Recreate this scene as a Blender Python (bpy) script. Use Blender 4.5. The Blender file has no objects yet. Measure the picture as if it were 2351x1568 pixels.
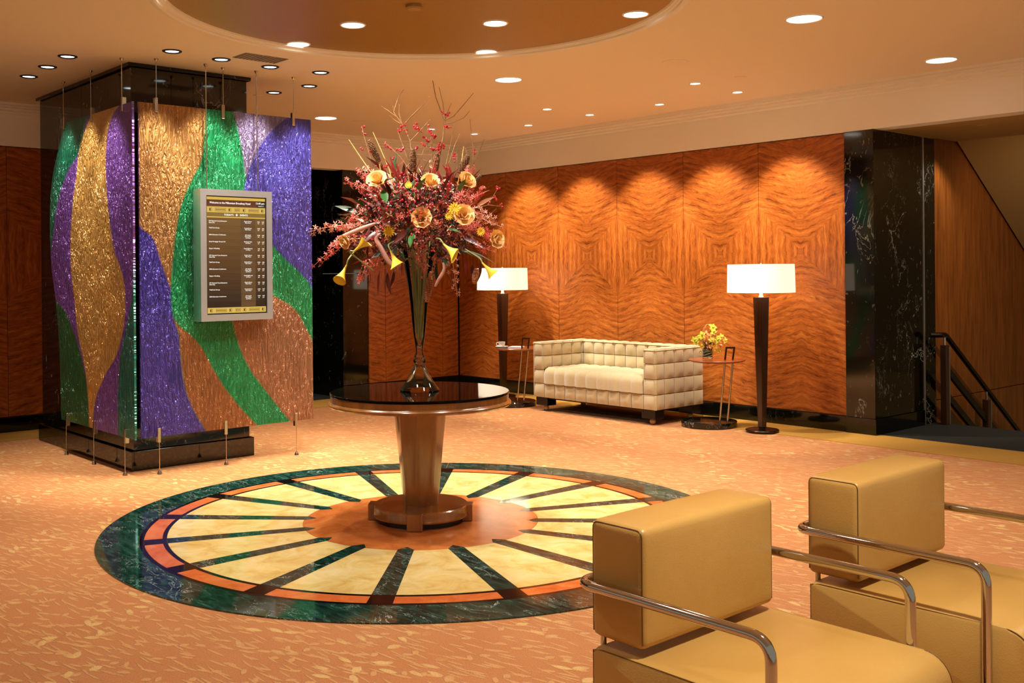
import bpy, bmesh, math, random
from math import sin, cos, pi, radians
from mathutils import Vector, Matrix
S = bpy.context.scene
COL = S.collection
random.seed(7)

# ------------------------------------------------------------------ camera, world, exposure
PSI, ROLL, FPX = 0.8597, -0.0089, 2373.5
cp, sp = cos(PSI), sin(PSI)
cam = bpy.data.objects.new('camera', bpy.data.cameras.new('camera'))
COL.objects.link(cam)
R3 = Matrix(((cp, 0, sp), (sp, 0, -cp), (0, 1, 0)))          # columns: right, up, back
cam.matrix_world = Matrix.Translation((4.957, -3.896, 1.5)) @ (R3 @ Matrix.Rotation(ROLL, 3, 'Z')).to_4x4()
cam.data.sensor_fit = 'HORIZONTAL'; cam.data.sensor_width = 36
cam.data.lens = FPX * 36 / 2351
cam.data.shift_x = (1175.5 - 1068.3) / 2351
cam.data.shift_y = -(784 - 628.03) / 2351
cam.data.clip_start = 0.05
S.camera = cam

w = bpy.data.worlds.new('world'); S.world = w; w.use_nodes = True
w.node_tree.nodes['Background'].inputs[0].default_value = (1.0, 0.88, 0.72, 1)
w.node_tree.nodes['Background'].inputs[1].default_value = 0.22
S.view_settings.view_transform = 'Standard'; S.view_settings.look = 'None'
S.view_settings.exposure = 0.48; S.view_settings.gamma = 1.0
S.view_settings.use_curve_mapping = False
S.cycles.max_bounces = 8; S.cycles.diffuse_bounces = 4; S.cycles.glossy_bounces = 4
S.cycles.transmission_bounces = 8; S.cycles.sample_clamp_indirect = 6
S.cycles.caustics_reflective = False; S.cycles.caustics_refractive = False
S.cycles.use_denoising = True
S.cycles.use_adaptive_sampling = True; S.cycles.adaptive_threshold = 0.02

# light levels (watts)
WARM = (1.0, 0.84, 0.62); NEUT = (1.0, 0.94, 0.84)
L_GOLD, L_WASH, L_SEAT, L_PIL, L_BIG, L_HALL = 115, 160, 210, 125, 180, 30

# ------------------------------------------------------------------ helpers
def lin(r, g, b):
    f = lambda c: (c / 255 / 12.92) if c <= 10 else ((c / 255 + 0.055) / 1.055) ** 2.4
    return (f(r), f(g), f(b), 1)

class NT:
    def __init__(s, name, **kw):
        s.m = bpy.data.materials.new(name); s.m.use_nodes = True
        s.t = s.m.node_tree; s.b = s.t.nodes['Principled BSDF']
        for k, v in kw.items(): s.set(k, v)
    def set(s, k, v):
        k = {'base': 'Base Color', 'rough': 'Roughness', 'metal': 'Metallic', 'spec': 'Specular IOR Level', 'trans': 'Transmission Weight',
             'ior': 'IOR', 'emit': 'Emission Color', 'estr': 'Emission Strength', 'coat': 'Coat Weight', 'coatr': 'Coat Roughness',
             'sheen': 'Sheen Weight', 'alpha': 'Alpha', 'normal': 'Normal', 'sss': 'Subsurface Weight', 'aniso': 'Anisotropic'}[k]
        i = s.b.inputs[k]
        if hasattr(v, 'is_linked') or isinstance(v, bpy.types.NodeSocket): s.t.links.new(v, i)
        else: i.default_value = v
    def n(s, typ, **kw):
        n = s.t.nodes.new(typ)
        for k, v in kw.items(): setattr(n, k, v)
        return n
    def inp(s, n, k, v):
        i = n.inputs[k]
        if isinstance(v, bpy.types.NodeSocket): s.t.links.new(v, i)
        else: i.default_value = v
    def math(s, op, a, b=0.0, c=None, clamp=False):
        n = s.n('ShaderNodeMath', operation=op, use_clamp=clamp)
        s.inp(n, 0, a); s.inp(n, 1, b)
        if c is not None: s.inp(n, 2, c)
        return n.outputs[0]
    def vmath(s, op, a, b=(0, 0, 0)):
        n = s.n('ShaderNodeVectorMath', operation=op); s.inp(n, 0, a); s.inp(n, 1, b)
        return n.outputs[0]
    def coord(s, which='Object'):
        return s.n('ShaderNodeTexCoord').outputs[which]
    def mapping(s, v, loc=(0, 0, 0), rot=(0, 0, 0), scale=(1, 1, 1)):
        n = s.n('ShaderNodeMapping'); s.inp(n, 0, v); n.inputs[1].default_value = loc; n.inputs[2].default_value = rot; n.inputs[3].default_value = scale
        return n.outputs[0]
    def sep(s, v):
        n = s.n('ShaderNodeSeparateXYZ'); s.inp(n, 0, v); return n.outputs
    def comb(s, x=0.0, y=0.0, z=0.0):
        n = s.n('ShaderNodeCombineXYZ'); s.inp(n, 0, x); s.inp(n, 1, y); s.inp(n, 2, z); return n.outputs[0]
    def noise(s, v, scale=5, detail=3, rough=0.5, dist=0.0, out=0):
        n = s.n('ShaderNodeTexNoise'); s.inp(n, 'Vector', v); n.inputs['Scale'].default_value = scale
        n.inputs['Detail'].default_value = detail; n.inputs['Roughness'].default_value = rough; n.inputs['Distortion'].default_value = dist
        return n.outputs[out]
    def ramp(s, f, stops, interp='LINEAR'):
        n = s.n('ShaderNodeValToRGB'); s.inp(n, 0, f); n.color_ramp.interpolation = interp
        e = n.color_ramp.elements
        while len(e) < len(stops): e.new(0.5)
        for i, (p, c) in enumerate(stops): e[i].position = p; e[i].color = c if len(c) == 4 else (*c, 1)
        return n.outputs[0]
    def mix(s, f, a, b, mode='MIX'):
        n = s.n('ShaderNodeMix', data_type='RGBA', blend_type=mode); s.inp(n, 0, f); s.inp(n, 6, a); s.inp(n, 7, b)
        return n.outputs[2]
    def bump(s, h, strength=0.3, dist=0.01):
        n = s.n('ShaderNodeBump'); n.inputs['Strength'].default_value = strength; n.inputs['Distance'].default_value = dist
        s.inp(n, 'Height', h); s.set('normal', n.outputs[0])
    def step(s, a, b, soft=0.01):   # 1 where a > b, soft edge
        n = s.n('ShaderNodeMapRange', interpolation_type='SMOOTHSTEP')
        s.inp(n, 0, s.math('SUBTRACT', a, b)); n.inputs[1].default_value = -soft; n.inputs[2].default_value = soft
        return n.outputs[0]

def plain(name, rgb, rough=0.5, **kw):
    t = NT(name, base=lin(*rgb), rough=rough, **kw); return t.m

def link(name, me, m=None, parent=None, loc=None, rot=None):
    o = bpy.data.objects.new(name, me); COL.objects.link(o)
    if m is not None and not me.materials: me.materials.append(m)
    if parent: o.parent = parent
    if loc is not None: o.location = loc
    if rot is not None: o.rotation_euler = rot
    return o

def done(bm, name, smooth=False, angle=40):
    me = bpy.data.meshes.new(name)
    bmesh.ops.recalc_face_normals(bm, faces=bm.faces[:])
    bm.to_mesh(me); bm.free()
    if smooth:
        me.polygons.foreach_set('use_smooth', [True] * len(me.polygons))
        me.set_sharp_from_angle(angle=radians(angle))
    return me

def tag(o, label=None, cat=None, group=None, kind=None):
    if label: o['label'] = label
    if cat: o['category'] = cat
    if group: o['group'] = group
    if kind: o['kind'] = kind
    return o

def thing(name, label, cat, loc=(0, 0, 0), rotz=0, group=None):
    o = bpy.data.objects.new(name, None); COL.objects.link(o); o.empty_display_size = 0.1
    o.location = loc; o.rotation_euler = (0, 0, rotz)
    return tag(o, label, cat, group)

def b_box(bm, x0, x1, y0, y1, z0, z1):
    vs = [bm.verts.new(p) for p in ((x0,y0,z0),(x1,y0,z0),(x1,y1,z0),(x0,y1,z0),(x0,y0,z1),(x1,y0,z1),(x1,y1,z1),(x0,y1,z1))]
    for f in ((3,2,1,0),(4,5,6,7),(0,1,5,4),(1,2,6,5),(2,3,7,6),(3,0,4,7)): bm.faces.new([vs[i] for i in f])
    return vs

def box_me(x0, x1, y0, y1, z0, z1, bev=0, seg=2, name='box'):
    bm = bmesh.new(); b_box(bm, x0, x1, y0, y1, z0, z1)
    if bev: bmesh.ops.bevel(bm, geom=bm.edges[:], offset=bev, segments=seg, affect='EDGES', profile=0.5)
    return done(bm, name, smooth=bool(bev) and seg > 1, angle=50)

def box(name, x0, x1, y0, y1, z0, z1, m, parent=None, bev=0, seg=2):
    return link(name, box_me(x0, x1, y0, y1, z0, z1, bev, seg, name), m, parent)

def struct(o): o['kind'] = 'structure'; return o

def b_lathe(bm, prof, seg=48, c=(0, 0), a0=0.0):
    rings = []
    for r, z in prof:
        if r < 1e-6: rings.append([bm.verts.new((c[0], c[1], z))])
        else: rings.append([bm.verts.new((c[0] + r * cos(a0 + 2*pi*i/seg), c[1] + r * sin(a0 + 2*pi*i/seg), z)) for i in range(seg)])
    for A, B in zip(rings, rings[1:]):
        for i in range(seg):
            j = (i + 1) % seg
            if len(A) == 1 and len(B) == 1: continue
            if len(A) == 1: bm.faces.new((A[0], B[i], B[j]))
            elif len(B) == 1: bm.faces.new((A[i], A[j], B[0]))
            else: bm.faces.new((A[i], A[j], B[j], B[i]))

def lathe(name, prof, m, parent=None, seg=48, loc=None, angle=35, a0=0.0, smooth=True):
    bm = bmesh.new(); b_lathe(bm, prof, seg, a0=a0)
    return link(name, done(bm, name, smooth, angle), m, parent, loc)

def fillet(pts, r, n=6):
    pts = [Vector(p) for p in pts]; out = [pts[0]]
    for a, b, c in zip(pts, pts[1:], pts[2:]):
        d1, d2 = (a - b), (c - b); rr = min(r, d1.length * .49, d2.length * .49)
        p, q = b + d1.normalized() * rr, b + d2.normalized() * rr
        for i in range(n + 1):
            t = i / n; out.append((1-t)**2 * p + 2*t*(1-t) * b + t*t * q)
    out.append(pts[-1]); return out

def b_tube(bm, pts, r, seg=8, cap=True):
    pts = [Vector(p) for p in pts]; n = len(pts)
    rad = (lambda i: r[i]) if isinstance(r, (list, tuple)) else (lambda i: r)
    t0 = (pts[1] - pts[0]).normalized()
    up = Vector((0, 0, 1)) if abs(t0.z) < 0.9 else Vector((1, 0, 0))
    nrm = (up - t0 * up.dot(t0)).normalized(); rings = []
    for i, p in enumerate(pts):
        t = ((pts[min(i+1, n-1)] - pts[max(i-1, 0)])).normalized()
        nrm = (nrm - t * nrm.dot(t)).normalized(); bn = t.cross(nrm)
        rings.append([bm.verts.new(p + (nrm * cos(2*pi*k/seg) + bn * sin(2*pi*k/seg)) * rad(i)) for k in range(seg)])
    for A, B in zip(rings, rings[1:]):
        for k in range(seg): bm.faces.new((A[k], A[(k+1) % seg], B[(k+1) % seg], B[k]))
    if cap:
        bm.faces.new(rings[0][::-1]); bm.faces.new(rings[-1])

def tube(name, pts, r, m, parent=None, seg=10):
    bm = bmesh.new(); b_tube(bm, pts, r, seg); return link(name, done(bm, name, True, 60), m, parent)

def prism_me(poly, z0, z1, name='prism', bev=0):   # poly in xy, extruded in z
    bm = bmesh.new()
    lo = [bm.verts.new((x, y, z0)) for x, y in poly]; hi = [bm.verts.new((x, y, z1)) for x, y in poly]
    n = len(poly)
    bm.faces.new(lo[::-1]); bm.faces.new(hi)
    for i in range(n): bm.faces.new((lo[i], lo[(i+1) % n], hi[(i+1) % n], hi[i]))
    return done(bm, name)

def join_mesh(name, parts):   # list of (mesh, matrix) into one
    bm = bmesh.new()
    for me, mx in parts:
        t = bmesh.new(); t.from_mesh(me); t.transform(mx)
        tm = bpy.data.meshes.new('t'); t.to_mesh(tm); t.free(); bm.from_mesh(tm); bpy.data.meshes.remove(tm)
    return bm

# ------------------------------------------------------------------ materials
def mat_veneer(name, dark=1.0, w=0.922, hd=0.44):
    t = NT(name, rough=0.33, spec=0.4)
    uv = t.sep(t.n('ShaderNodeUVMap').outputs[0])
    au = t.math('ABSOLUTE', uv[0]); av = t.math('ABSOLUTE', uv[1])
    d = t.math('ADD', t.math('DIVIDE', av, hd), t.math('DIVIDE', t.math('SUBTRACT', w/2, au), w/2))
    vert = t.step(1.0, d, 0.006)
    below = t.step(0.0, uv[1], 0.001)
    off = t.math('MULTIPLY', below, 7.3)
    off = t.math('ADD', off, t.math('MULTIPLY', t.n('ShaderNodeObjectInfo').outputs['Random'], 3.0))
    pc = t.comb(au, t.math('ADD', av, off), off)
    wob = t.noise(pc, 3.2, 2, 0.5); wb2 = t.noise(pc, 17.0, 2, 0.5)
    hv = t.math('ADD', t.math('SUBTRACT', av, t.math('MULTIPLY', au, 0.26)), t.math('ADD', t.math('MULTIPLY', wob, 0.075), t.math('MULTIPLY', wb2, 0.020)))
    vu = t.math('ADD', t.math('ADD', au, t.math('MULTIPLY', wob, 0.05)), t.math('ADD', t.math('MULTIPLY', wb2, 0.012), 3.7))
    mx = t.n('ShaderNodeMix', data_type='FLOAT'); t.inp(mx, 0, vert); t.inp(mx, 2, hv); t.inp(mx, 3, vu); ph = mx.outputs[0]
    mv_ = t.n('ShaderNodeMix', data_type='VECTOR'); t.inp(mv_, 0, vert)
    t.inp(mv_, 4, t.comb(t.math('MULTIPLY', au, 5.0), t.math('ADD', t.math('MULTIPLY', hv, 26.0), off), 0.0)); t.inp(mv_, 5, t.comb(t.math('MULTIPLY', vu, 26.0), t.math('MULTIPLY', av, 4.0), 3.0))
    n1 = t.noise(mv_.outputs[1], 1.0, 4, 0.6, 0.7); n2 = t.noise(mv_.outputs[1], 3.0, 3, 0.6, 0.8)
    saw = t.math('FRACT', t.math('ADD', t.math('MULTIPLY', ph, 14.0), t.math('MULTIPLY', n1, 1.1)))
    rip = t.math('MULTIPLY', t.math('POWER', saw, 0.45), t.math('SUBTRACT', 1.0, t.math('POWER', saw, 9.0)))
    f = t.math('ADD', t.math('MULTIPLY', rip, 0.12), t.math('ADD', t.math('MULTIPLY', n1, 0.48), t.math('MULTIPLY', n2, 0.36)))
    k = dark
    col = t.ramp(f, [(0.34, (0.16*k, 0.036*k, 0.006*k)), (0.45, (0.36*k, 0.092*k, 0.014*k)), (0.55, (0.50*k, 0.145*k, 0.024*k)), (0.68, (0.66*k, 0.225*k, 0.042*k))])
    t.set('base', col); t.bump(f, 0.05, 0.01)
    return t.m

def mat_blackmarble(name, seed=0.0, vein=0.5):
    t = NT(name, rough=0.07, spec=0.6)
    v = t.mapping(t.coord(), loc=(seed, seed*1.7, seed*.6), scale=(1, 1, 0.55))
    n = t.noise(v, 2.2, 6, 0.6, 0.8)
    r = t.math('ABSOLUTE', t.math('SUBTRACT', n, 0.5))
    line = t.math('SUBTRACT', 1.0, t.math('DIVIDE', r, 0.0045), clamp=True)
    msk = t.ramp(t.noise(v, 1.3, 2, 0.5), [(0.52, (0, 0, 0)), (0.66, (1, 1, 1))])
    n2 = t.noise(v, 14, 3, 0.6, 1.5)
    fl = t.ramp(n2, [(0.645, (0, 0, 0)), (0.70, (.6, .6, .6))])
    nb = t.noise(t.mapping(v, rot=(.5, .4, .3), scale=(1, 1, 1.6)), 4.5, 5, .6, 1.0); rb = t.math('ABSOLUTE', t.math('SUBTRACT', nb, .5))
    lb = t.math('MULTIPLY', t.math('SUBTRACT', 1.0, t.math('DIVIDE', rb, 0.004), clamp=True), t.ramp(t.noise(v, 2.6, 2, .5), [(0.50, (0, 0, 0)), (0.6, (.8, .8, .8))])); line = t.math('MAXIMUM', line, lb); msk = t.math('MAXIMUM', msk, lb)
    f = t.math('MULTIPLY', t.math('ADD', t.math('MULTIPLY', line, msk), t.math('MULTIPLY', fl, .45)), vein, clamp=True)
    t.set('base', t.mix(f, lin(11, 12, 7), lin(190, 188, 170)))
    return t.m

def mat_greenmarble(name):
    t = NT(name, rough=0.06, spec=0.6)
    v = t.coord()
    a = t.noise(t.mapping(v, rot=(0, 0, .5), scale=(4, 17, 4)), 2.2, 7, 0.70, 0.9)
    base = t.ramp(a, [(0.30, lin(6, 15, 12)), (0.46, lin(15, 40, 33)), (0.60, lin(30, 70, 58)), (0.74, lin(96, 136, 120))])
    n = t.noise(t.mapping(v, rot=(0, 0, -.4), scale=(1, 2.2, 1)), 3.0, 6, 0.62, 1.2)
    r = t.math('ABSOLUTE', t.math('SUBTRACT', n, 0.5))
    line = t.math('SUBTRACT', 1.0, t.math('DIVIDE', r, 0.004), clamp=True)
    msk = t.ramp(t.noise(v, 2.4, 2, 0.5), [(0.42, (0, 0, 0)), (0.56, (1, 1, 1))])
    t.set('base', t.mix(t.math('MULTIPLY', line, msk), base, lin(205, 215, 205)))
    return t.m

def mat_stone(name, a, b, c, scale=5, rough=0.08):
    t = NT(name, rough=rough, spec=0.5)
    v = t.coord()
    n = t.noise(v, scale, 6, 0.62, 0.9)
    t.set('base', t.ramp(n, [(0.30, lin(*a)), (0.5, lin(*b)), (0.72, lin(*c))]))
    return t.m

def mat_carpet():
    t = NT('carpet_leaf', rough=0.95, spec=0.12, sheen=0.15)
    o = t.coord()
    def leaves(scale, ang, sx, sy, rx, seed, spread):
        v = t.mapping(o, loc=(seed, seed*.7, 0), rot=(0, 0, ang), scale=(scale*sx, scale*sy, 0))
        vo = t.n('ShaderNodeTexVoronoi', voronoi_dimensions='2D', feature='F1'); t.inp(vo, 'Vector', v); vo.inputs['Scale'].default_value = 1.0
        vo.inputs['Randomness'].default_value = 0.9
        d = t.vmath('SUBTRACT', v, vo.outputs['Position'])
        ro = t.n('ShaderNodeVectorRotate', rotation_type='Z_AXIS'); t.inp(ro, 'Vector', d)
        cc = t.n('ShaderNodeSeparateColor'); t.inp(cc, 0, vo.outputs['Color'])
        t.inp(ro, 'Angle', t.math('MULTIPLY', t.math('SUBTRACT', cc.outputs[0], 0.5), spread))
        s = t.sep(ro.outputs[0])
        ex = t.math('DIVIDE', s[0], 0.46); ey = t.math('DIVIDE', s[1], rx)
        e = t.math('ADD', t.math('MULTIPLY', ex, ex), t.math('ABSOLUTE', ey))
        return t.step(1.0, e, 0.22), cc.outputs[1]
    A, ac = leaves(9.5, -0.86, 0.95, 1.5, 0.20, 1.0, 3.0)     # bigger seed-like leaves, some of the cells
    patch = t.ramp(t.noise(o, 2.2, 1, .5), [(.48, (0, 0, 0)), (.60, (1, 1, 1))])
    big = t.math('MULTIPLY', t.math('MULTIPLY', A, t.step(ac, 0.45, 0.02)), patch)
    B, bc = leaves(6.5, -0.72, 0.9, 2.9, 0.12, 3.0, 1.3)     # fern strokes
    Cc, c2 = leaves(7.5, -1.25, 0.9, 2.9, 0.12, 9.0, 1.3)
    D, d2 = leaves(8.5, -0.30, 0.9, 2.9, 0.12, 5.0, 1.3)
    Cc = t.math('MAXIMUM', t.math('MULTIPLY', Cc, t.step(c2, 0.4, .05)), t.math('MULTIPLY', D, t.step(d2, 0.5, .05))); c2 = 1.0
    st = t.math('MAXIMUM', t.math('MULTIPLY', B, t.step(bc, 0.25, .05)), t.math('MULTIPLY', Cc, t.step(c2, 0.45, .05)))
    pile = t.noise(o, 160, 2, 0.6); blot = t.noise(o, 2.6, 3, 0.5)
    base = t.mix(blot, lin(186, 117, 60), lin(200, 136, 82))
    base = t.mix(t.math('MULTIPLY', st, 0.80), base, lin(219, 164, 100))
    base = t.mix(t.math('MULTIPLY', big, 0.9), base, lin(224, 184, 114))
    base = t.mix(t.ramp(pile, [(0.35, (.35, .35, .35)), (0.65, (0, 0, 0))]), base, lin(138, 74, 38))
    t.set('base', base)
    h = t.math('ADD', t.math('MULTIPLY', t.math('MAXIMUM', st, big), 1.0), t.math('MULTIPLY', pile, 0.8))
    t.bump(h, 0.7, 0.010)
    return t.m

def mat_pile(name, a, b):
    t = NT(name, rough=0.95, spec=0.1)
    o = t.coord(); p = t.noise(o, 120, 3, 0.6); q = t.noise(o, 3, 3, 0.5)
    t.set('base', t.mix(t.math('MULTIPLY', t.math('ADD', p, q), .5), lin(*a), lin(*b)))
    t.bump(p, 0.5, 0.006); return t.m

def mat_wood(name, a, b, rough=0.3, axis=2, scale=14, coat=0.3):
    t = NT(name, rough=rough, coat=coat, coatr=0.12)
    sc = [scale, scale, scale]; sc[axis] = scale * 0.09
    n = t.noise(t.mapping(t.coord(), scale=tuple(sc)), 1.0, 4, 0.6, 0.4)
    t.set('base', t.ramp(n, [(0.3, lin(*a)), (0.7, lin(*b))])); t.bump(n, 0.03, 0.004)
    return t.m

def mat_metal(name, rgb, rough, brushed=None):
    t = NT(name, base=lin(*rgb), metal=1.0, rough=rough)
    if brushed is not None:
        sc = [240, 240, 240]; sc[brushed] = 4
        n = t.noise(t.mapping(t.coord(), scale=tuple(sc)), 1.0, 2, 0.5)
        t.set('rough', t.math('ADD', t.math('MULTIPLY', n, 0.14), rough - 0.05)); t.bump(n, 0.08, 0.001)
    return t.m

def mat_emit(name, rgb, s):
    t = NT(name, base=(0.8, 0.8, 0.8, 1), rough=0.4, emit=(*rgb, 1), estr=s); return t.m

M = {}
M['veneer'] = mat_veneer('veneer_figured', .80)
M['black_marble'] = mat_blackmarble('marble_black_veined', 0.0, 0.75)
M['black_marble2'] = mat_blackmarble('marble_black_side', 5.3, 1.0)
M['base_marble'] = mat_blackmarble('marble_black_base', 2.0, 0.12)
M['green_marble'] = mat_greenmarble('marble_green')
M['yellow_stone'] = mat_stone('stone_yellow', (200, 162, 84), (217, 190, 120), (226, 208, 156), 6)
M['orange_stone'] = mat_stone('stone_orange', (178, 82, 34), (200, 104, 52), (212, 128, 74), 6)
M['amber_stone'] = mat_stone('stone_amber', (160, 84, 34), (188, 106, 50), (204, 128, 70), 4, .14)
M['black_stone'] = plain('stone_black', (14, 12, 12), 0.07, spec=0.6)
M['carpet'] = mat_carpet()
M['gold_carpet'] = mat_pile('carpet_gold', (150, 108, 44), (190, 146, 70))
M['grey_carpet'] = mat_pile('carpet_grey', (34, 34, 32), (52, 52, 48))
def mat_paint(name, rgb):
    t = NT(name, base=lin(*rgb), rough=0.75, spec=0.25); t.bump(t.noise(t.coord(), 60, 2, .5), 0.03, 0.002); return t.m
M['ceiling'] = mat_paint('paint_ceiling', (242, 232, 212))
M['soffit'] = mat_paint('paint_soffit', (244, 240, 230))
M['hall_paint'] = mat_paint('paint_hall', (176, 146, 92))
def mat_goldleaf():
    t = NT('gold_ceiling_finish', rough=0.45, metal=0.25)
    v = t.coord(); n = t.noise(v, 130, 2, .6)
    vo = t.n('ShaderNodeTexVoronoi'); t.inp(vo, 'Vector', v); vo.inputs['Scale'].default_value = 34
    sp_ = t.ramp(vo.outputs['Distance'], [(0.02, (1, 1, 1)), (0.07, (0, 0, 0))])  # pale specks painted into the gold colour as sparkle
    base = t.mix(n, lin(146, 112, 38), lin(184, 148, 72))
    t.set('base', t.mix(t.math('MULTIPLY', sp_, .8), base, lin(255, 236, 180)))
    t.bump(n, 0.25, 0.003); return t.m
M['gold'] = mat_goldleaf()
M['leather'] = None
def mat_leather():
    t = NT('leather_tan', rough=0.36, spec=0.45)
    o = t.coord(); n = t.noise(o, 3, 3, .5); g = t.n('ShaderNodeTexVoronoi'); t.inp(g, 'Vector', o); g.inputs['Scale'].default_value = 220
    t.set('base', t.mix(n, lin(176, 131, 60), lin(197, 154, 82)))
    h = t.math('ADD', t.math('MULTIPLY', g.outputs['Distance'], .15), t.math('MULTIPLY', t.noise(o, 7, 3, .5), 1.0))
    t.bump(h, 0.10, 0.02); return t.m
M['leather'] = mat_leather()
M['piping'] = plain('leather_piping', (104, 70, 28), 0.4)
def mat_velvet():
    t = NT('fabric_velvet', rough=0.8, sheen=0.6, spec=0.2)
    o = t.coord(); n = t.noise(o, 9, 4, .6); g = t.noise(t.mapping(o, scale=(60, 60, 900)), 1, 2, .5)
    t.set('base', t.mix(t.math('ADD', t.math('MULTIPLY', n, .7), t.math('MULTIPLY', g, .3)), lin(166, 146, 100), lin(212, 196, 156)))
    t.bump(g, 0.1, .001); return t.m
M['velvet'] = mat_velvet()
M['gap_shade'] = plain('velvet_gap_shade', (96, 78, 44), .9)  # velvet darkened to paint the shade in the gaps between tufts
M['chrome'] = mat_metal('metal_chrome', (200, 198, 192), 0.07)
M['steel'] = mat_metal('metal_brushed_steel', (226, 230, 234), 0.36, 1)
M['nickel'] = mat_metal('metal_nickel', (200, 192, 176), 0.2)
M['bronze'] = mat_metal('metal_dark_bronze', (70, 56, 44), 0.3)
M['dark_wood'] = mat_wood('wood_espresso', (34, 18, 10), (64, 36, 20), 0.28)
M['table_wood'] = mat_wood('wood_walnut_gloss', (120, 72, 26), (162, 104, 44), 0.22, 2, 10, 0.6)
M['side_wood'] = mat_wood('wood_cherry', (120, 54, 24), (160, 80, 38), 0.25, 0)
M['stair_wood'] = mat_wood('wood_teak_panel', (104, 54, 16), (150, 84, 30), 0.3, 2, 26, 0.2)
M['blackglass'] = plain('glass_black_top', (10, 9, 6), 0.04, spec=0.3, ior=1.3)
M['black'] = plain('paint_black', (12, 11, 10), 0.35)
M['trimblack'] = plain('trim_black', (18, 16, 14), 0.45)
M['white'] = plain('white_porcelain', (235, 230, 220), 0.2)
M['paper'] = plain('paper_white', (228, 226, 222), 0.5)
M['lens'] = mat_emit('lamp_lens_warm', (1.0, 0.93, 0.80), 6.0)
M['lens_cool'] = mat_emit('lamp_lens_cool', (0.86, 0.96, 1.0), 4.0)
def mat_shade():
    t = NT('lampshade_linen', base=lin(246, 236, 214), rough=0.8, emit=(1.0, 0.86, 0.62, 1), estr=0.7)
    g = t.noise(t.mapping(t.coord(), scale=(200, 200, 40)), 1, 2, .5); t.bump(g, .1, .001); return t.m
M['shade'] = mat_shade()
M['diffuser'] = mat_emit('lamp_diffuser', (1.0, 0.82, 0.55), 3.0)
M['clearglass'] = NT('glass_clear', base=(0.97, 1, 0.98, 1), rough=0.0, trans=1.0, ior=1.48).m
def mat_thinglass():
    m = bpy.data.materials.new('glass_thin'); m.use_nodes = True; t = m.node_tree; t.nodes.remove(t.nodes['Principled BSDF'])
    tr = t.nodes.new('ShaderNodeBsdfTransparent'); tr.inputs[0].default_value = (.95, .98, .95, 1); gl = t.nodes.new('ShaderNodeBsdfGlossy'); gl.inputs['Roughness'].default_value = .01
    fr = t.nodes.new('ShaderNodeFresnel'); fr.inputs[0].default_value = 1.5; mx = t.nodes.new('ShaderNodeMixShader')
    for a, b in ((fr.outputs[0], mx.inputs[0]), (tr.outputs[0], mx.inputs[1]), (gl.outputs[0], mx.inputs[2]), (mx.outputs[0], t.nodes['Material Output'].inputs[0])): t.links.new(a, b)
    return m
M['thinglass'] = mat_thinglass()
M['vent_grey'] = plain('paint_vent_grey', (150, 136, 108), .5)
M['caster'] = plain('caster_ball', (190, 160, 120), 0.3)

def mat_artglass(name, curves, colors):
    """curves: list of functions sampled as (t,u) points; UV: u,v in metres of the pane. Ordered paint layers."""
    t = NT(name, rough=0.16, spec=0.7, metal=0.35)
    uv = t.sep(t.n('ShaderNodeUVMap').outputs[0]); u, v = uv[0], uv[1]
    wob = t.noise(t.comb(u, v, 0.0), 6, 2, .5)
    def curve(pts):      # u as a function of v, by colour-ramp sampling (u scaled 0..1)
        n = t.n('ShaderNodeFloatCurve'); c = n.mapping.curves[0]
        pts = sorted((max(0, min(1, p[1])), max(0, min(1, p[0]))) for p in pts)
        while len(c.points) < len(pts): c.points.new(0.5, 0.5)
        for i, (a, b) in enumerate(pts): c.points[i].location = (a, b); c.points[i].handle_type = 'AUTO'
        n.mapping.update(); t.inp(n, 'Value', v); return n.outputs[0]
    col = None
    for spec in colors:
        rgb = lin(*spec['c'])
        if col is None: col = t.mix(0.0, rgb, rgb); continue
        f = None
        for side, pts in spec['where']:
            if side == 'right': g = t.step(u, curve(pts), 0.008)
            elif side == 'left': g = t.step(curve(pts), u, 0.008)
            elif side == 'above': g = t.step(v, pts, 0.03)
            else: g = t.step(pts, v, 0.03)
            f = g if f is None else t.math('MULTIPLY', f, g)
        col = t.mix(f, col, rgb)
    lum = t.noise(t.comb(u, v, 2.0), 4, 3, .6)
    col = t.mix(t.ramp(lum, [(.3, (.2, .2, .2)), (.6, (0, 0, 0))]), col, (0.01, 0.012, 0.01, 1))
    t.set('base', col)
    warp = t.noise(t.comb(u, v, 0.0), 3.5, 2, .5, out=1)
    c = t.vmath('ADD', t.mapping(t.comb(u, v, 0.0), scale=(74, 26, 1)), t.vmath('MULTIPLY', warp, (7, 6, 0)))
    rip = t.noise(c, 1.0, 3, .55, 0.8)
    r2 = t.math('ABSOLUTE', t.math('SUBTRACT', rip, .5))
    t.bump(t.math('SUBTRACT', 1.0, t.math('MULTIPLY', r2, 4.0), clamp=True), 1.0, 0.028)
    t.set('rough', t.math('ADD', 0.08, t.math('MULTIPLY', rip, 0.18)))
    return t.m

# ------------------------------------------------------------------ the setting
YW, XW, ZC, ZS = 5.03, -5.53, 3.15, 2.775           # right wall face, left wall face, ceiling, soffit underside
floor = struct(box('floor', -9, 6.5, -9, 6.19, -0.2, 0.0, M['carpet']))
def strip(name, x0, x1, y0, y1, z, m): return box(name, x0, x1, y0, y1, 0.0, z, m, floor)
strip('carpet_border', -5.56, 6.5, 4.45, 5.06, 0.004, M['gold_carpet'])
strip('carpet_border', -5.56, -4.97, -9, 4.45, 0.004, M['gold_carpet'])
strip('hall_carpet', 0.27, 6.5, 5.06, 6.19, 0.004, M['grey_carpet'])
strip('hall_carpet', -9, -5.56, -9, 5.06, 0.004, M['grey_carpet'])

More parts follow.
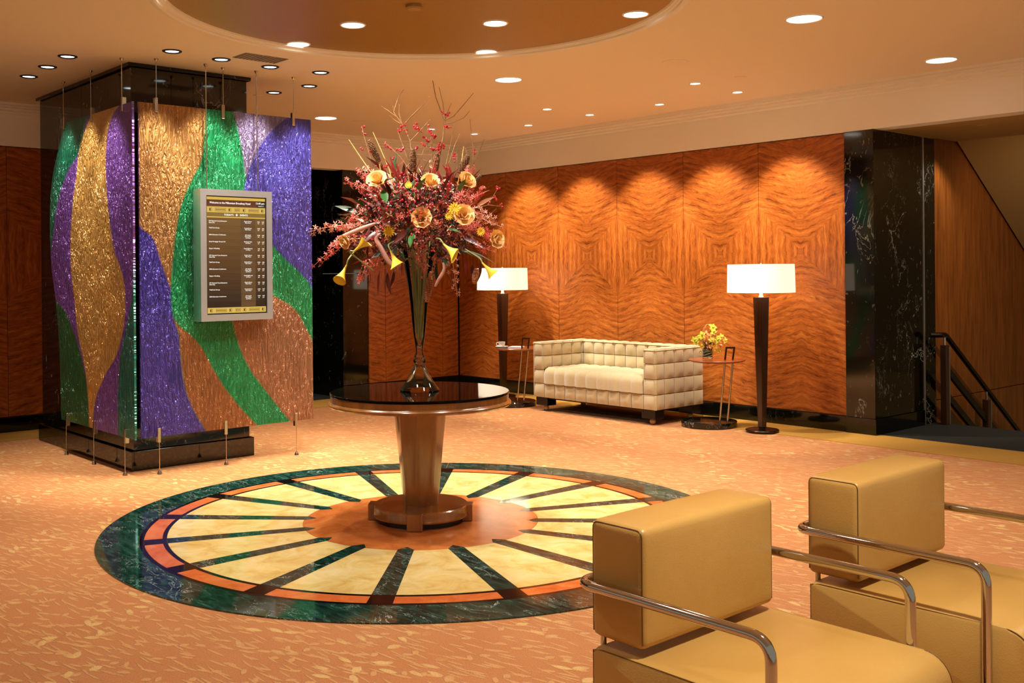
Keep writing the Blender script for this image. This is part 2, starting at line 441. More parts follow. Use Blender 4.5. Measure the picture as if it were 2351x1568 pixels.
# ceiling with a round recess
RC, RX, RY = 1.60, -0.02, 0.06
def ceiling():
    bm = bmesh.new(); n = 128; x0, x1, y0, y1 = -9.0, 6.5, -9.0, 5.05
    inn, out = [], []
    angs = sorted([2*pi*i/n for i in range(n)] + [math.atan2(y - RY, x - RX) % (2*pi) for x in (x0, x1) for y in (y0, y1)])
    for a in angs:
        c, s = cos(a), sin(a)
        k = min((x1-RX)/c if c > 1e-9 else 1e9, (x0-RX)/c if c < -1e-9 else 1e9, (y1-RY)/s if s > 1e-9 else 1e9, (y0-RY)/s if s < -1e-9 else 1e9)
        inn.append((RX + RC*c, RY + RC*s)); out.append((RX + k*c, RY + k*s))
    a_, b_, c_, d_ = ([bm.verts.new((*p, z)) for p in L] for L, z in ((inn, ZC), (out, ZC), (inn, 3.4), (out, 3.4)))
    m = len(angs)
    for i in range(m):
        j = (i + 1) % m
        bm.faces.new((a_[i], a_[j], b_[j], b_[i])); bm.faces.new((c_[i], d_[i], d_[j], c_[j]))
        bm.faces.new((a_[i], c_[i], c_[j], a_[j])); bm.faces.new((b_[i], b_[j], d_[j], d_[i]))
    return done(bm, 'ceiling')
ceil = struct(link('ceiling', ceiling(), M['ceiling']))
dome = lathe('gold_disc', [(0, 3.178), (1.545, 3.178), (1.545, 3.215), (0, 3.215)], M['gold'], ceil, 128, (RX, RY, 0))
lathe('ring_moulding', [(1.545, 3.178), (1.552, 3.166), (1.562, 3.164), (1.566, 3.170), (1.574, 3.160), (1.585, 3.158), (1.590, 3.146), (1.604, 3.140), (1.618, 3.142), (1.636, 3.148), (1.640, 3.1505), (1.60, 3.152), (1.60, 3.2), (1.545, 3.2)],
      M['soffit'], ceil, 128, (RX, RY, 0), 25)

# right wall: backing, panels, baseboard, soffit with stepped cornice
wr = struct(box('wall_right', -5.75, 0.002, YW + 0.025, YW + 0.25, 0, ZS + 0.02, M['black']))
wl = struct(box('wall_left', XW - 0.25, XW - 0.025, 3.54, 5.28, 0, ZS + 0.02, M['black']))
wl2 = struct(box('wall_left', XW - 0.25, XW - 0.025, -9, 0.95, 0, ZS + 0.02, M['black']))
BW = 0.922
def panel_mesh(u0, u1, z0=0.15, z1=2.768, th=0.022):
    bm = bmesh.new(); uvl = bm.loops.layers.uv.new('uv')
    b_box(bm, u0 + .0022, u1 - .0022, -th, 0, z0, z1)
    bmesh.ops.bevel(bm, geom=[e for e in bm.edges if abs(e.verts[0].co.y + th) < 1e-6 and abs(e.verts[1].co.y + th) < 1e-6], offset=.002, segments=1, affect='EDGES')
    for f in bm.faces:
        for l in f.loops: l[uvl].uv = (l.vert.co.x, l.vert.co.z - 1.69)
    return done(bm, 'wood_panel')
full = panel_mesh(-BW/2, BW/2)
for i in range(6):                                    # joints at -0.005, -0.927 ...
    link('wood_panel', full, M['veneer'], wr, (-0.005 - BW*(i + .5), YW + 0.022, 0))
def lpanel(me, yc): link('wood_panel', me, M['veneer'], wl if yc > 2 else wl2, (XW - 0.022, yc, 0), (0, 0, pi/2))
lpanel(full, 4.273)
lpanel(panel_mesh(-.461, -.19), 5.196); lpanel(panel_mesh(.205, .461), 3.35)
for k in range(9):
    yc = -0.72 + BW/2 - BW * k + BW
    if yc + BW/2 < 0.98: lpanel(full, yc)
struct(box('baseboard_right', -5.53, 0.012, YW - 0.022, YW + 0.025, 0, 0.148, M['base_marble'], None, 0.003, 1))
struct(box('baseboard_left', XW - 0.025, XW + 0.022, 3.55, YW - .022, 0, 0.146, M['base_marble'], None, 0.003, 1))
struct(box('baseboard_left', XW - 0.025, XW + 0.022, -9, 0.95, 0, 0.146, M['base_marble'], None, 0.003, 1))
# dropped soffits and stepped cornices
struct(box('trim_1', XW + 0.02, 6.5, YW - 0.03, YW + 0.16, ZS, ZC, M['soffit']))
struct(box('trim_2', XW - 0.16, XW + 0.02, -9, YW + .16, ZS, ZC, M['soffit']))
def cornice_profile(s):       # (distance from wall, z)
    return [(0.0, ZC), (0.0, 3.078), (0.085, 3.078), (0.085, 3.098), (0.165, 3.098), (0.165, 3.116), (0.235, 3.116), (0.235, 3.132), (0.258, 3.132), (0.258, 3.1485), (0.272, 3.1485), (0.272, 3.128), (0.286, 3.128), (0.286, 3.1485), (0.298, 3.1485), (0.298, 3.130), (0.31, 3.130), (0.31, ZC)]
def b_extr(bm, prof, p0, p1, toward):
    A = [bm.verts.new(Vector(p0) + Vector(toward) * d + Vector((0, 0, z))) for d, z in prof]
    B = [bm.verts.new(Vector(p1) + Vector(toward) * d + Vector((0, 0, z))) for d, z in prof]
    n = len(prof)
    for i in range(n): bm.faces.new((A[i], A[(i+1) % n], B[(i+1) % n], B[i]))
    bm.faces.new(A); bm.faces.new(B[::-1])
for nm, p0, p1, tw in (('trim_3', (XW + .02, YW - .03, 0), (6.5, YW - .03, 0), (0, -1, 0)), ('trim_4', (XW + .02, -9, 0), (XW + .02, YW - .33, 0), (1, 0, 0))):
    bm = bmesh.new(); b_extr(bm, cornice_profile(0), p0, p1, tw); struct(link(nm, done(bm, nm), M['soffit']))

# left doorway: marble pilaster and dark corridor beyond
def pilaster(name, label, slabs, mats):
    t = thing(name, label, 'pilaster')
    return t
pl = thing('marble_pilaster', 'narrow black marble pilaster framing the dark doorway in the left wall', 'pilaster', (XW, 3.36, 0))
box('marble_slab', -0.72, 0.004, -0.19, 0.176, 0.15, 1.512, M['black_marble'], pl, .003, 1)
box('marble_slab', -0.72, 0.004, -0.19, 0.176, 1.515, ZS, M['black_marble2'], pl, .003, 1)
box('plinth', -0.72, 0.022, -0.205, 0.176, 0.0, 0.148, M['base_marble'], pl, .003, 1)
d1 = struct(box('door_1', -8.6, -6.3, 3.19, 3.3, 0.0, 2.16, M['dark_wood']))
box('door_head', -8.6, -6.3, 3.18, 3.3, 2.19, ZS, M['black'], d1)
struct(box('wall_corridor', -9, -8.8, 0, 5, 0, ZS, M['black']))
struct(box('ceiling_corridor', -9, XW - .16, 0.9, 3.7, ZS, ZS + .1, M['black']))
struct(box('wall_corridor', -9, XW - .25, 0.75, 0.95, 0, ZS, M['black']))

# right doorway: marble pilaster, stair hall
pr = thing('marble_pilaster', 'tall black marble pilaster with white veins beside the stair hall', 'pilaster', (0.15, 5.0, 0))
box('marble_slab', -0.14, 0.14, 0.0, 0.94, 0.152, 1.5146, M['black_marble2'], pr)
box('marble_slab', -0.14, 0.14, 0.0, 0.94, 1.5148, ZS, M['black_marble2'], pr)
box('plinth', -0.145, 0.152, -0.012, 0.94, 0.0, 0.148, M['base_marble'], pr, .003, 1)
tag(box('door_track', 0.12, 0.146, 0.945, 0.967, 0.0, ZS, M['steel'], pr), 'brushed steel upright strip')
box('marble_slab', -0.14, 0.14, 0.972, 1.19, 0.0, 1.5146, M['black_marble2'], pr)
box('marble_slab', -0.14, 0.14, 0.972, 1.19, 1.5148, ZS, M['black_marble2'], pr)
ch = struct(box('ceiling_hall', 0.0, 6.5, 5.19, 6.16, ZS, ZS + .2, M['hall_paint']))
box('shadow_slot', 0.29, 6.5, 6.16, 6.21, ZS + .03, ZS + .2, M['black'], ch)
box('ceiling_strip', 0.29, 6.5, 6.21, 6.66, ZS + .012, ZS + .2, M['hall_paint'], ch)
def soffit_stair():
    bm = bmesh.new(); L = 4.2; p = [(6.66, ZS + .012), (6.66 + L, ZS - .65 * L), (6.66 + L, ZS - .65*L + .25), (6.66, ZS + .3)]
    A = [bm.verts.new((0.31, y, z)) for y, z in p]; B = [bm.verts.new((6.5, y, z)) for y, z in p]
    for i in range(4): bm.faces.new((A[i], A[(i+1) % 4], B[(i+1) % 4], B[i]))
    bm.faces.new(A); bm.faces.new(B[::-1]); return done(bm, 'trim_5')
struct(link('trim_5', soffit_stair(), M['hall_paint']))
ws = struct(box('wall_stair', 0.0, 0.27, 6.2, 11, -2.6, 3.2, M['black']))
for y0, y1 in ((6.2, 8.4), (8.4, 11)):
    box('wood_panel', 0.27, 0.29, y0 + .002, y1 - .002, 0.222, 3.1, M['stair_wood'], ws, .002, 1)
    box('wood_panel', 0.27, 0.29, y0 + .002, y1 - .002, -2.6, 0.215, M['stair_wood'], ws, .002, 1)
struct(box('wall_stair_end', 0.0, 6.5, 11, 11.2, -2.8, 3.2, M['hall_paint']))
st = thing('staircase', 'dark carpeted stair going down behind the metal railing', 'stairs', (0, 6.19, 0))
for k in range(12):
    box('stair_step', 0.30, 6.3, 0.004 + .26*k, 0.26 + .26*k, -.17*(k+1) - .15, -.17*(k+1), M['grey_carpet'], st)
rl = thing('stair_railing', 'dark metal and wood railing slanting down beside the stairs at right', 'railing', (0.42, 6.1, 0))
SL = -0.65
def slope(y, z0): return z0 + SL * y
hz = 0.87
tube('handrail', fillet([(-.07, -0.16, hz), (0.0, -.05, hz), (0, 0.02, hz - .005), (0, 3.2, hz + SL*3.2)], .06), 0.026, M['bronze'], rl, 12)
for y, zt in ((0.0, .80), (0.93, .80 + SL*.93)):
    box('newel_post', -.03, .03, y - .032, y + .032, -.005 if y == 0 else -.85, zt - .03, M['dark_wood'], rl, .004, 1)
    tube('rail_bracket', [(0, y, zt - .03), (0, y, zt + .05)], .012, M['chrome'], rl, 8)
    box('steel_fin', -.034, .034, y + .034, y + .04, -.005 if y == 0 else -.85, zt - .05, M['steel'], rl)
def bar(z0, y0, y1, hh, tt, m, nm):
    bm = bmesh.new(); p = [(y0, slope(y0, z0)), (y1, slope(y1, z0)), (y1, slope(y1, z0) + hh), (y0, slope(y0, z0) + hh)]
    A = [bm.verts.new((-tt, y, z)) for y, z in p]; B = [bm.verts.new((tt, y, z)) for y, z in p]
    for i in range(4): bm.faces.new((A[i], A[(i+1) % 4], B[(i+1) % 4], B[i]))
    bm.faces.new(A); bm.faces.new(B[::-1]); link(nm, done(bm, nm), m, rl)
for z0 in (.52, .27):
    bar(z0, .03, .90, .075, .015, M['black'], 'rail_bar'); bar(z0, .965, 2.6, .075, .015, M['black'], 'rail_bar')
bar(.03, .04, .90, .17, .012, M['dark_wood'], 'rail_panel')

# ------------------------------------------------------------------ marble pillar with hanging glass panes and monitor
PX0, PX1, PY0, PY1 = -4.84, -2.735, -0.665, 0.39
pil = thing('marble_pillar', 'large square black marble pillar behind the coloured glass panes', 'pillar', ((PX0+PX1)/2, (PY0+PY1)/2, 0))
hx, hy = (PX1-PX0)/2, (PY1-PY0)/2
box('plinth', -hx, hx, -hy, hy, 0, 0.152, M['base_marble'], pil, .003, 1)
i_ = .028
for z0, z1, mm in ((.156, 1.492, 'black_marble2'), (1.495, 3.118, 'black_marble')):
    box('marble_slab', -hx + i_, 0.0, -hy + i_, hy - i_, z0, z1, M[mm], pil, .002, 1)
    box('marble_slab', 0.003, hx - i_, -hy + i_, hy - i_, z0, z1, M['black_marble' if mm == 'black_marble2' else 'black_marble2'], pil, .002, 1)
box('cornice_slab', -hx, hx, -hy, hy, 3.121, ZC - .001, M['black_marble'], pil, .003, 1)

FN = lambda L: [((y + .687) / 1.512, (z - .285) / 2.525) for y, z in L]
fc = dict(
 gl=FN([(-0.142, 2.81), (-0.151, 2.637), (-0.183, 2.393), (-0.243, 2.28), (-0.346, 2.06), (-0.395, 1.847), (-0.425, 1.613), (-0.442, 1.337), (-0.426, 1.2), (-0.38, 1.05), (-0.371, 0.947), (-0.338, 0.666), (-0.303, 0.552), (-0.159, 0.285)]),
 bw=FN([(-0.6, 2.81), (-0.5, 1.4), (-0.40, 1.15), (-0.273, 1.033), (-0.19, 0.937), (-0.091, 0.76), (0.054, 0.546), (0.29, 0.285)]),
 c3=FN([(0.0, 2.81), (0.0, 1.7), (0.03, 1.30), (0.075, 1.142), (0.124, 0.966), (0.211, 0.775), (0.356, 0.578), (0.60, 0.285)]),
 c4=FN([(-.2, 2.81), (-.1, 1.8), (0.12, 1.60), (0.297, 1.473), (0.445, 1.343), (0.662, 1.204), (0.771, 1.032), (0.825, 0.93), (.83, .285)]),
 c5=FN([(0.60, 2.81), (0.372, 2.599), (0.283, 2.444), (0.219, 2.306), (0.19, 2.15), (0.205, 2.07), (0.437, 1.761), (0.571, 1.63), (0.733, 1.494), (0.826, 1.372), (.84, .285)]),
 lv=FN([(0.10, 2.81), (0.148, 2.637), (0.181, 2.472), (0.207, 2.305), (.3, 2.1), (.8, 1.6), (.84, .285)]),
 bb=FN([(-.80, 2.81), (-.75, 2.0), (-0.693, 1.89), (-0.584, 1.791), (-0.52, 1.613), (-0.438, 1.394), (-.35, 1.2), (-.1, .285)]))
gold_, green_, teal_, blue_, purp_, lav_ = (176, 124, 66), (24, 136, 84), (24, 120, 100), (78, 72, 168), (112, 66, 152), (150, 136, 178)
front_mat = mat_artglass('art_glass_front', None, [
  dict(c=(206, 150, 86)),
  dict(c=(88, 76, 184), where=[('left', fc['bb'])]),
  dict(c=(40, 164, 100), where=[('right', fc['gl'])]),
  dict(c=(178, 118, 72), where=[('right', fc['gl']), ('left', fc['bw']), ('below', .36)]),
  dict(c=(184, 128, 92), where=[('right', fc['c3']), ('left', fc['c4'])]),
  dict(c=lav_, where=[('right', fc['lv']), ('above', .70)]),
  dict(c=(92, 86, 190), where=[('right', fc['c5'])]),
])
LN = lambda L: [((x + 4.25) / 1.785, (z - .285) / 2.515) for x, z in L]
lc = dict(
 gr=LN([(-3.18, 2.90), (-3.251, 2.845), (-3.336, 2.799), (-3.462, 2.633), (-3.541, 2.527), (-3.813, 2.377), (-4.046, 2.133), (-4.171, 1.838), (-4.3, 1.6), (-4.3, .285)]),
 pg=LN([(-3.25, 2.8), (-3.541, 2.527), (-3.604, 2.338), (-3.689, 2.113), (-3.75, 1.632), (-3.678, 1.33), (-3.597, 1.032), (-3.432, 0.709), (-3.366, 0.285)]),
 g2=LN([(-4.3, 2.8), (-4.3, 1.5), (-4.13, 1.324), (-3.882, 1.206), (-3.685, 1.029), (-3.5, .8), (-3.3, .285)]),
 go=LN([(-2.70, 2.8), (-2.908, 2.663), (-2.964, 2.506), (-2.97, 2.235), (-2.9, 1.906), (-2.821, 1.70), (-2.712, 1.57), (-2.642, 1.451), (-2.621, 1.286), (-2.752, 0.955), (-3.04, 0.715), (-3.252, 0.47), (-3.292, 0.285)]),
 te=LN([(-2.4, 2.8), (-2.44, 1.6), (-2.5, 1.344), (-2.694, 0.957), (-2.738, 0.846), (-2.783, 0.285)]))
left_mat = mat_artglass('art_glass_left', None, [
  dict(c=(132, 84, 176)),
  dict(c=(30, 124, 92), where=[('left', lc['gr'])]),
  dict(c=(26, 110, 62), where=[('left', lc['g2'])]),
  dict(c=(226, 170, 88), where=[('right', lc['pg']), ('left', lc['go'])]),
  dict(c=(30, 122, 108), where=[('right', lc['te'])]),
])
def pane_mesh(outline, axis, pos, th, m, u0, ul, v0, vl):
    bm = bmesh.new(); uvl = bm.loops.layers.uv.new('uv')
    P = (lambda a, z, d: (pos + d, a, z)) if axis == 'x' else (lambda a, z, d: (a, pos + d, z))
    A = [bm.verts.new(P(a, z, -th/2)) for a, z in outline]; B = [bm.verts.new(P(a, z, th/2)) for a, z in outline]
    n = len(outline); bm.faces.new(A); bm.faces.new(B[::-1])
    for i in range(n): bm.faces.new((A[i], A[(i+1) % n], B[(i+1) % n], B[i]))
    for f in bm.faces:
        for l in f.loops:
            c = l.vert.co; a = c.y if axis == 'x' else c.x
            l[uvl].uv = ((a - u0) / ul, (c.z - v0) / vl)
    me = done(bm, 'glass_pane'); me.materials.append(m); return me
XF, YL = -2.515, -0.745
fp = thing('hanging_glass_art', 'hanging textured glass pane of bronze, green and blue behind the monitor', 'glass panel', (XF, 0.07, 0))
link('glass_pane', pane_mesh([(-.757, .285), (.755, .285), (.755, 2.81), (-.757, 2.81)], 'x', 0, .016, front_mat, -.757, 1.512, .285, 2.525), None, fp)
lp_ = thing('hanging_glass_art', 'wavy-edged glass pane of gold, purple and green on the left pillar face', 'glass panel', (-3.3, YL, 0))
def smooth(pts, n=6):
    out = []
    for i in range(len(pts) - 1):
        p0, p1, p2, p3 = (Vector(pts[max(i-1, 0)]), Vector(pts[i]), Vector(pts[i+1]), Vector(pts[min(i+2, len(pts)-1)]))
        for k in range(n):
            t = k / n
            q = 0.5 * ((2*p1) + (-p0 + p2)*t + (2*p0 - 5*p1 + 4*p2 - p3)*t*t + (-p0 + 3*p1 - 3*p2 + p3)*t**3); out.append(tuple(q))
    out.append(tuple(pts[-1])); return out
edge = smooth([(-3.86, 2.80), (-4.003, 2.608), (-4.157, 2.381), (-4.235, 2.084), (-4.219, 1.638), (-4.129, 1.36), (-4.06, 1.078), (-4.025, 0.80), (-4.0, 0.285)])
outl = [(x + 3.3, z) for x, z in edge + [(-2.468, 0.285), (-2.468, 2.80)]]
link('glass_pane', pane_mesh(outl, 'y', 0, .016, left_mat, -4.25 + 3.3, 1.785, .285, 2.515), None, lp_)
def hanger(par, x, y, out):      # top and bottom clamp and cable, in the pane's own coordinates
    ox, oy = out
    for z0, z1, zz in ((2.81, ZC, 2.80), (0.0, 0.285, 0.295)):
        tube('cable', [(x + ox*.014, y + oy*.014, z0 if z0 > 1 else 0.004), (x + ox*.014, y + oy*.014, z1 if z0 > 1 else .26)], .0028, M['nickel'], par, 6)
        box('clamp', x - (.017 if ox else .013), x + (.017 if ox else .013), y - (.013 if ox else .017), y + (.013 if ox else .017), zz - .055, zz + .055, M['nickel'], par, .003, 1)
    bm = bmesh.new(); b_lathe(bm, [(0, ZC), (.016, ZC), (.014, ZC - .008), (.004, ZC - .02), (0, ZC - .02)], 12, (x + ox*.014, y + oy*.014)); link('cable_cap', done(bm, 'cable_cap', True), M['nickel'], par)
    bm = bmesh.new(); b_lathe(bm, [(0, .001), (.018, .001), (.016, .012), (.006, .03), (0, .03)], 12, (x + ox*.014, y + oy*.014)); link('cable_foot', done(bm, 'cable_foot', True), M['nickel'], par)
for y in (-.547, .01, .655): hanger(fp, 0, y - .07, (1, 0))
for x in (-3.866, -3.254, -2.638): hanger(lp_, x + 3.3, 0, (0, -1))

# monitor: local x = viewer's right (+y world), local y = away from viewer (-x world)
mo = thing('lobby_monitor', 'steel-framed screen listing events, hung on rods before the glass pane', 'monitor', (-2.375, 0.056, 1.66), pi/2)
mw, mh, bz = .312, .512, .05
def frame_me():
    bm = bmesh.new()
    for (x0, x1, z0, z1) in ((-mw, -mw+bz, -mh, mh), (mw-bz, mw, -mh, mh), (-mw+bz, mw-bz, mh-bz, mh), (-mw+bz, mw-bz, -mh, -mh+bz)): b_box(bm, x0, x1, 0, .125, z0, z1)
    return done(bm, 'monitor_frame')
link('monitor_frame', frame_me(), M['steel'], mo)
box('monitor_back', -mw+bz, mw-bz, .03, .124, -mh+bz, mh-bz, M['black'], mo)
sx, sz = mw - bz, mh - bz
scr = box('screen', -sx, sx, .012, .03, -sz, sz, M['black'], mo)
def mat_screen():
    t = NT('screen_brown', rough=.15); c = t.sep(t.coord()); k = t.math('DIVIDE', t.math('ADD', c[2], sz), 2*sz)
    e = t.ramp(k, [(0.05, lin(44, 26, 8)), (0.45, lin(104, 66, 24)), (0.8, lin(132, 92, 40))])
    t.set('base', (0.01, .01, .01, 1)); t.set('emit', e); t.set('estr', 0.55); t.set('rough', .35); t.set('spec', .2); return t.m
def emat(n, rgb, s=1.0):
    t = NT(n, base=(.01, .01, .01, 1), rough=.2); t.set('emit', lin(*rgb)); t.set('estr', s); return t.m
m_gold, m_dark, m_txt, m_hdr, m_col = emat('screen_gold', (196, 160, 70), .9), emat('screen_dark', (40, 24, 8)), emat('screen_text', (248, 244, 232), 1.3), emat('screen_header', (86, 42, 16), .9), emat('screen_column', (112, 76, 36), .55)
ix = sx - .008
def flat(name, x0, x1, z0, z1, y, m): return box(name, x0, x1, y - .0012, y, z0, z1, m, scr)
T = sz - .008; F0 = .0115
flat('screen_field', -ix, ix, -sz + .008, T, F0, mat_screen())
flat('screen_band', -ix, ix, T - .022, T, F0 - .0015, m_gold)
flat('screen_band', -ix, ix, T - .072, T - .024, F0 - .0015, m_hdr)
flat('screen_band', ix - .075, ix, T - .072, T - .024, F0 - .003, m_dark)
flat('screen_band', -ix, ix, T - .122, T - .076, F0 - .0015, m_gold)
flat('screen_band', -ix, ix, T - .152, T - .124, F0 - .0015, emat('screen_olive', (120, 92, 34), .9))
flat('screen_band', -ix, ix, T - .162, T - .153, F0 - .0015, m_gold)
flat('screen_band', -ix, ix, -sz + .010, -sz + .054, F0 - .0015, m_gold)
flat('screen_column', .035, ix - .09, -sz + .058, T - .164, F0 - .0008, m_col)
txt_parts, deco_parts = [], []
def text(body, x, z, size, align='LEFT', dark=False, sx_=1.0):
    cu = bpy.data.curves.new('t', 'FONT'); cu.body = body; cu.size = size; cu.align_x = align; cu.resolution_u = 2
    o = bpy.data.objects.new('t', cu); COL.objects.link(o)
    dg = bpy.context.evaluated_depsgraph_get(); me = bpy.data.meshes.new_from_object(o.evaluated_get(dg))
    bpy.data.objects.remove(o)
    (deco_parts if dark else txt_parts).append((me, Matrix.Translation((x, F0 - .0048, z)) @ Matrix.Rotation(pi/2, 4, 'X') @ Matrix.Scale(sx_, 4, (1, 0, 0))))
text('Welcome to the Millennium Broadway Hotel', -ix + .022, T - .053, .0225, sx_=.86)
text('12:00 pm', ix - .007, T - .047, .021, 'RIGHT')
text('October 10', ix - .016, T - .065, .010, 'RIGHT')
text("TODAY'S", -.028, T - .145, .020, 'RIGHT'); text('EVENTS', .028, T - .145, .020, 'LEFT')
text('\u2756', 0, T - .145, .020, 'CENTER')
A_ = ('UK Financial Corp Enterprise\nSales Day', 'Empire Room\nMain Floor', '9:00\nam', '5:00\npm'); B_ = ('TelleTech Group', 'Crystal Room\nMain Floor', '10:00\nam', '3:00\npm')
C_ = ('2006 Education Conference', 'John Jacob\nAstor Salon\n3rd Floor', '10:00\nam', '6:00\npm'); D_ = ('Gray Mortgage Group LLC', 'Beekman Suite\n3rd Floor', '11:00\nam', '2:00\npm')
E_ = ('Shapiro Wedding', 'Grand Ballroom\n1st Floor', '1:00\npm', '9:00\npm')
rows = [A_, B_, C_, D_, E_, A_, (B_[0], 'Ashland Room\nMain Floor', '10:00\nam', '3:00\npm'), C_, E_, A_, (B_[0], 'Tuxedo Room\nMain Floor', '10:00\nam', '3:00\npm'), C_]
z = T - .192; dz = (2*sz - .192 - .09) / len(rows)
for r in rows:
    text(r[0], -ix + .014, z, .0128); text(r[1], .098, z + .002, .0118, 'CENTER'); text(r[2], ix - .062, z, .0118, 'CENTER'); text(r[3], ix - .022, z, .0118, 'CENTER')
    flat('row_line', -ix, ix, z - .0345, z - .0335, F0 - .0025, m_dark); z -= dz
def icons(zc):
    for x, k in ((-ix + .03, 0), (-ix + .115, 1), (-ix + .195, 0), (.005, 1), (.065, 0), (.15, 1), (ix - .025, 0)):
        wv = .010 if k == 0 else (.045 if abs(x - .005) > .02 else .022)
        bm = bmesh.new()
        for q in ((x - wv, x + wv, zc + .010, zc + .012), (x - wv, x + wv, zc - .012, zc - .010), (x - wv, x - wv + .002, zc - .01, zc + .01), (x + wv - .002, x + wv, zc - .01, zc + .01)): b_box(bm, q[0], q[1], F0 - .0048, F0 - .0042, q[2], q[3])
        if k == 0: b_box(bm, x - .008, x, F0 - .0048, F0 - .0042, zc - .008, zc + .008)
        else:
            nn = int(wv * 2 / .012)
            for i in range(nn): b_box(bm, x - wv + .006 + i*.0115, x - wv + .0125 + i*.0115, F0 - .0048, F0 - .0042, zc - .004, zc + .004)
        me = bpy.data.meshes.new('i'); bm.to_mesh(me); bm.free(); deco_parts.append((me, Matrix()))
icons(T - .099); icons(-sz + .032)
tag(link('lettering', done(join_mesh('lettering', txt_parts), 'lettering'), m_txt, scr), kind='stuff')
tag(link('lettering', done(join_mesh('lettering', deco_parts), 'lettering'), m_dark, scr), kind='stuff')
for x in (-.218, .226):
    tube('rod', [(x, .08, mh - .001), (x, .08, ZC - 1.66)], .0045, M['nickel'], mo, 8)
    bm = bmesh.new(); b_lathe(bm, [(0, ZC - 1.66), (.017, ZC - 1.66), (.014, ZC - 1.67), (.006, ZC - 1.685), (0, ZC - 1.685)], 12, (x, .08)); link('rod_cap', done(bm, 'rod_cap', True), M['nickel'], mo)

# ------------------------------------------------------------------ floor medallion
med = thing('floor_medallion', 'round inlaid marble floor medallion with dark spokes under the table', 'inlay')
def sector_me(r0, r1, a0, a1, z0=0.0006, z1=0.007, n=10, name='s'):
    pts = [(r1 * cos(a0 + (a1-a0)*i/n), r1 * sin(a0 + (a1-a0)*i/n)) for i in range(n + 1)]
    if r0 > 0: pts += [(r0 * cos(a1 + (a0-a1)*i/n), r0 * sin(a1 + (a0-a1)*i/n)) for i in range(n + 1)]
    return prism_me(pts, z0, z1, name)
A16 = 2*pi/16
for k in range(8):
    a = radians(-45) + k * 2*A16; g = .0012
    link('green_marble_segment', sector_me(1.637, 1.872, a + g, a + 2*A16 - g, n=24), M['green_marble'], med)
link('black_ring', sector_me(1.613, 1.636, 0, 2*pi - 1e-4, n=128), M['black_stone'], med)
for k in range(16):
    a = radians(-45) + k * A16
    hw0, hw1, hwo = .044, .057, .060
    def edge_ang(r, hw): return math.asin(hw / r)
    # spoke (pointed towards the centre)
    rot = Matrix.Rotation(a, 4, 'Z')
    sp_me = prism_me([(.645, 0), (.70, -hw0), (1.486, -hw1), (1.486, hw1), (.70, hw0)], .0006, .0072, 'green_spoke'); sp_me.transform(rot)
    link('green_spoke', sp_me, M['green_marble'], med)
    b_me = prism_me([(1.487, -hw1), (1.611, -hwo), (1.611, hwo), (1.487, hw1)], .0006, .0072, 'black_block'); b_me.transform(rot); link('black_block', b_me, M['black_stone'], med)
    def wedge(r0, r1, h0, h1, nm, m, n=8):
        e0, e1 = edge_ang(r0, h0 + .0012), edge_ang(r1, h1 + .0012)
        pts = [(r1*cos(e1 + (A16 - 2*e1)*i/n), r1*sin(e1 + (A16 - 2*e1)*i/n)) for i in range(n+1)] + [(r0*cos(A16 - e0 + (2*e0 - A16)*i/n), r0*sin(A16 - e0 + (2*e0 - A16)*i/n)) for i in range(n+1)]
        me = prism_me(pts, .0006, .007, nm); me.transform(rot); link(nm, me, m, med)
    wedge(.712, 1.486, hw0, hw1, 'yellow_wedge', M['yellow_stone'])
    wedge(1.487, 1.511, hw1, hw1, 'black_strip', M['black_stone'])
    wedge(1.512, 1.611, hw1, hwo, 'orange_segment', M['orange_stone'])
def centre_disc():
    pts = []
    for k in range(16):
        a = radians(-45) + k * A16; e = math.asin(.0455 / .70)
        pts += [(.7105*cos(a - e), .7105*sin(a - e)), (.6985*cos(a-e*.98), .6985*sin(a-e*.98)), (.642*cos(a), .642*sin(a)), (.6985*cos(a+e*.98), .6985*sin(a+e*.98)), (.7105*cos(a + e), .7105*sin(a + e))]
        pts += [(.7105*cos(a + e + (A16-2*e)*i/5), .7105*sin(a + e + (A16-2*e)*i/5)) for i in range(1, 5)]
    return pts
def quarter(k):
    pts = centre_disc(); n = len(pts)//16; i0 = (2 + k*4*n) % len(pts)
    P = [pts[(i0 + i) % len(pts)] for i in range(4*n + 1)]
    return prism_me(P + [(0, 0)], .0006, .007, 'amber_quarter')
for k in range(4): link('amber_quarter', quarter(k), M['amber_stone'], med)

# ------------------------------------------------------------------ round pedestal table and vase
tb = thing('pedestal_table', 'round pedestal table with black glass top on the inlaid medallion', 'table', (0, 0, .0075))
lathe('apron', [(0, .722), (.515, .722), (.53, .700), (.548, .700), (.556, .708), (.556, .716), (.548, .726), (.541, .730), (.541, .764), (0, .764)], M['table_wood'], tb, 96)
lathe('glass_top', [(0, .7645), (.541, .7645), (.5445, .768), (.5445, .778), (.541, .7815), (0, .7815)], M['blackglass'], tb, 96)
def pedestal():
    bm = bmesh.new(); rings = []
    for z, r in ((.098, .108), (.70, .166)):
        rings.append([bm.verts.new((r*cos(k*pi/4), r*sin(k*pi/4), z)) for k in range(8)])
    for i in range(8): bm.faces.new((rings[0][i], rings[0][(i+1) % 8], rings[1][(i+1) % 8], rings[1][i]))
    bm.faces.new(rings[0][::-1]); bm.faces.new(rings[1])
    bmesh.ops.bevel(bm, geom=[e for e in bm.edges if abs(e.verts[0].co.z - e.verts[1].co.z) > .3], offset=.012, segments=4, affect='EDGES', profile=.5)
    return done(bm, 'pedestal', True, 28)
link('pedestal', pedestal(), M['table_wood'], tb)
lathe('pedestal_base', [(0, .034), (.275, .034), (.283, .030), (.293, .034), (.295, .042), (.290, .050), (.288, .092), (.282, .098), (0, .098)], M['table_wood'], tb, 96)
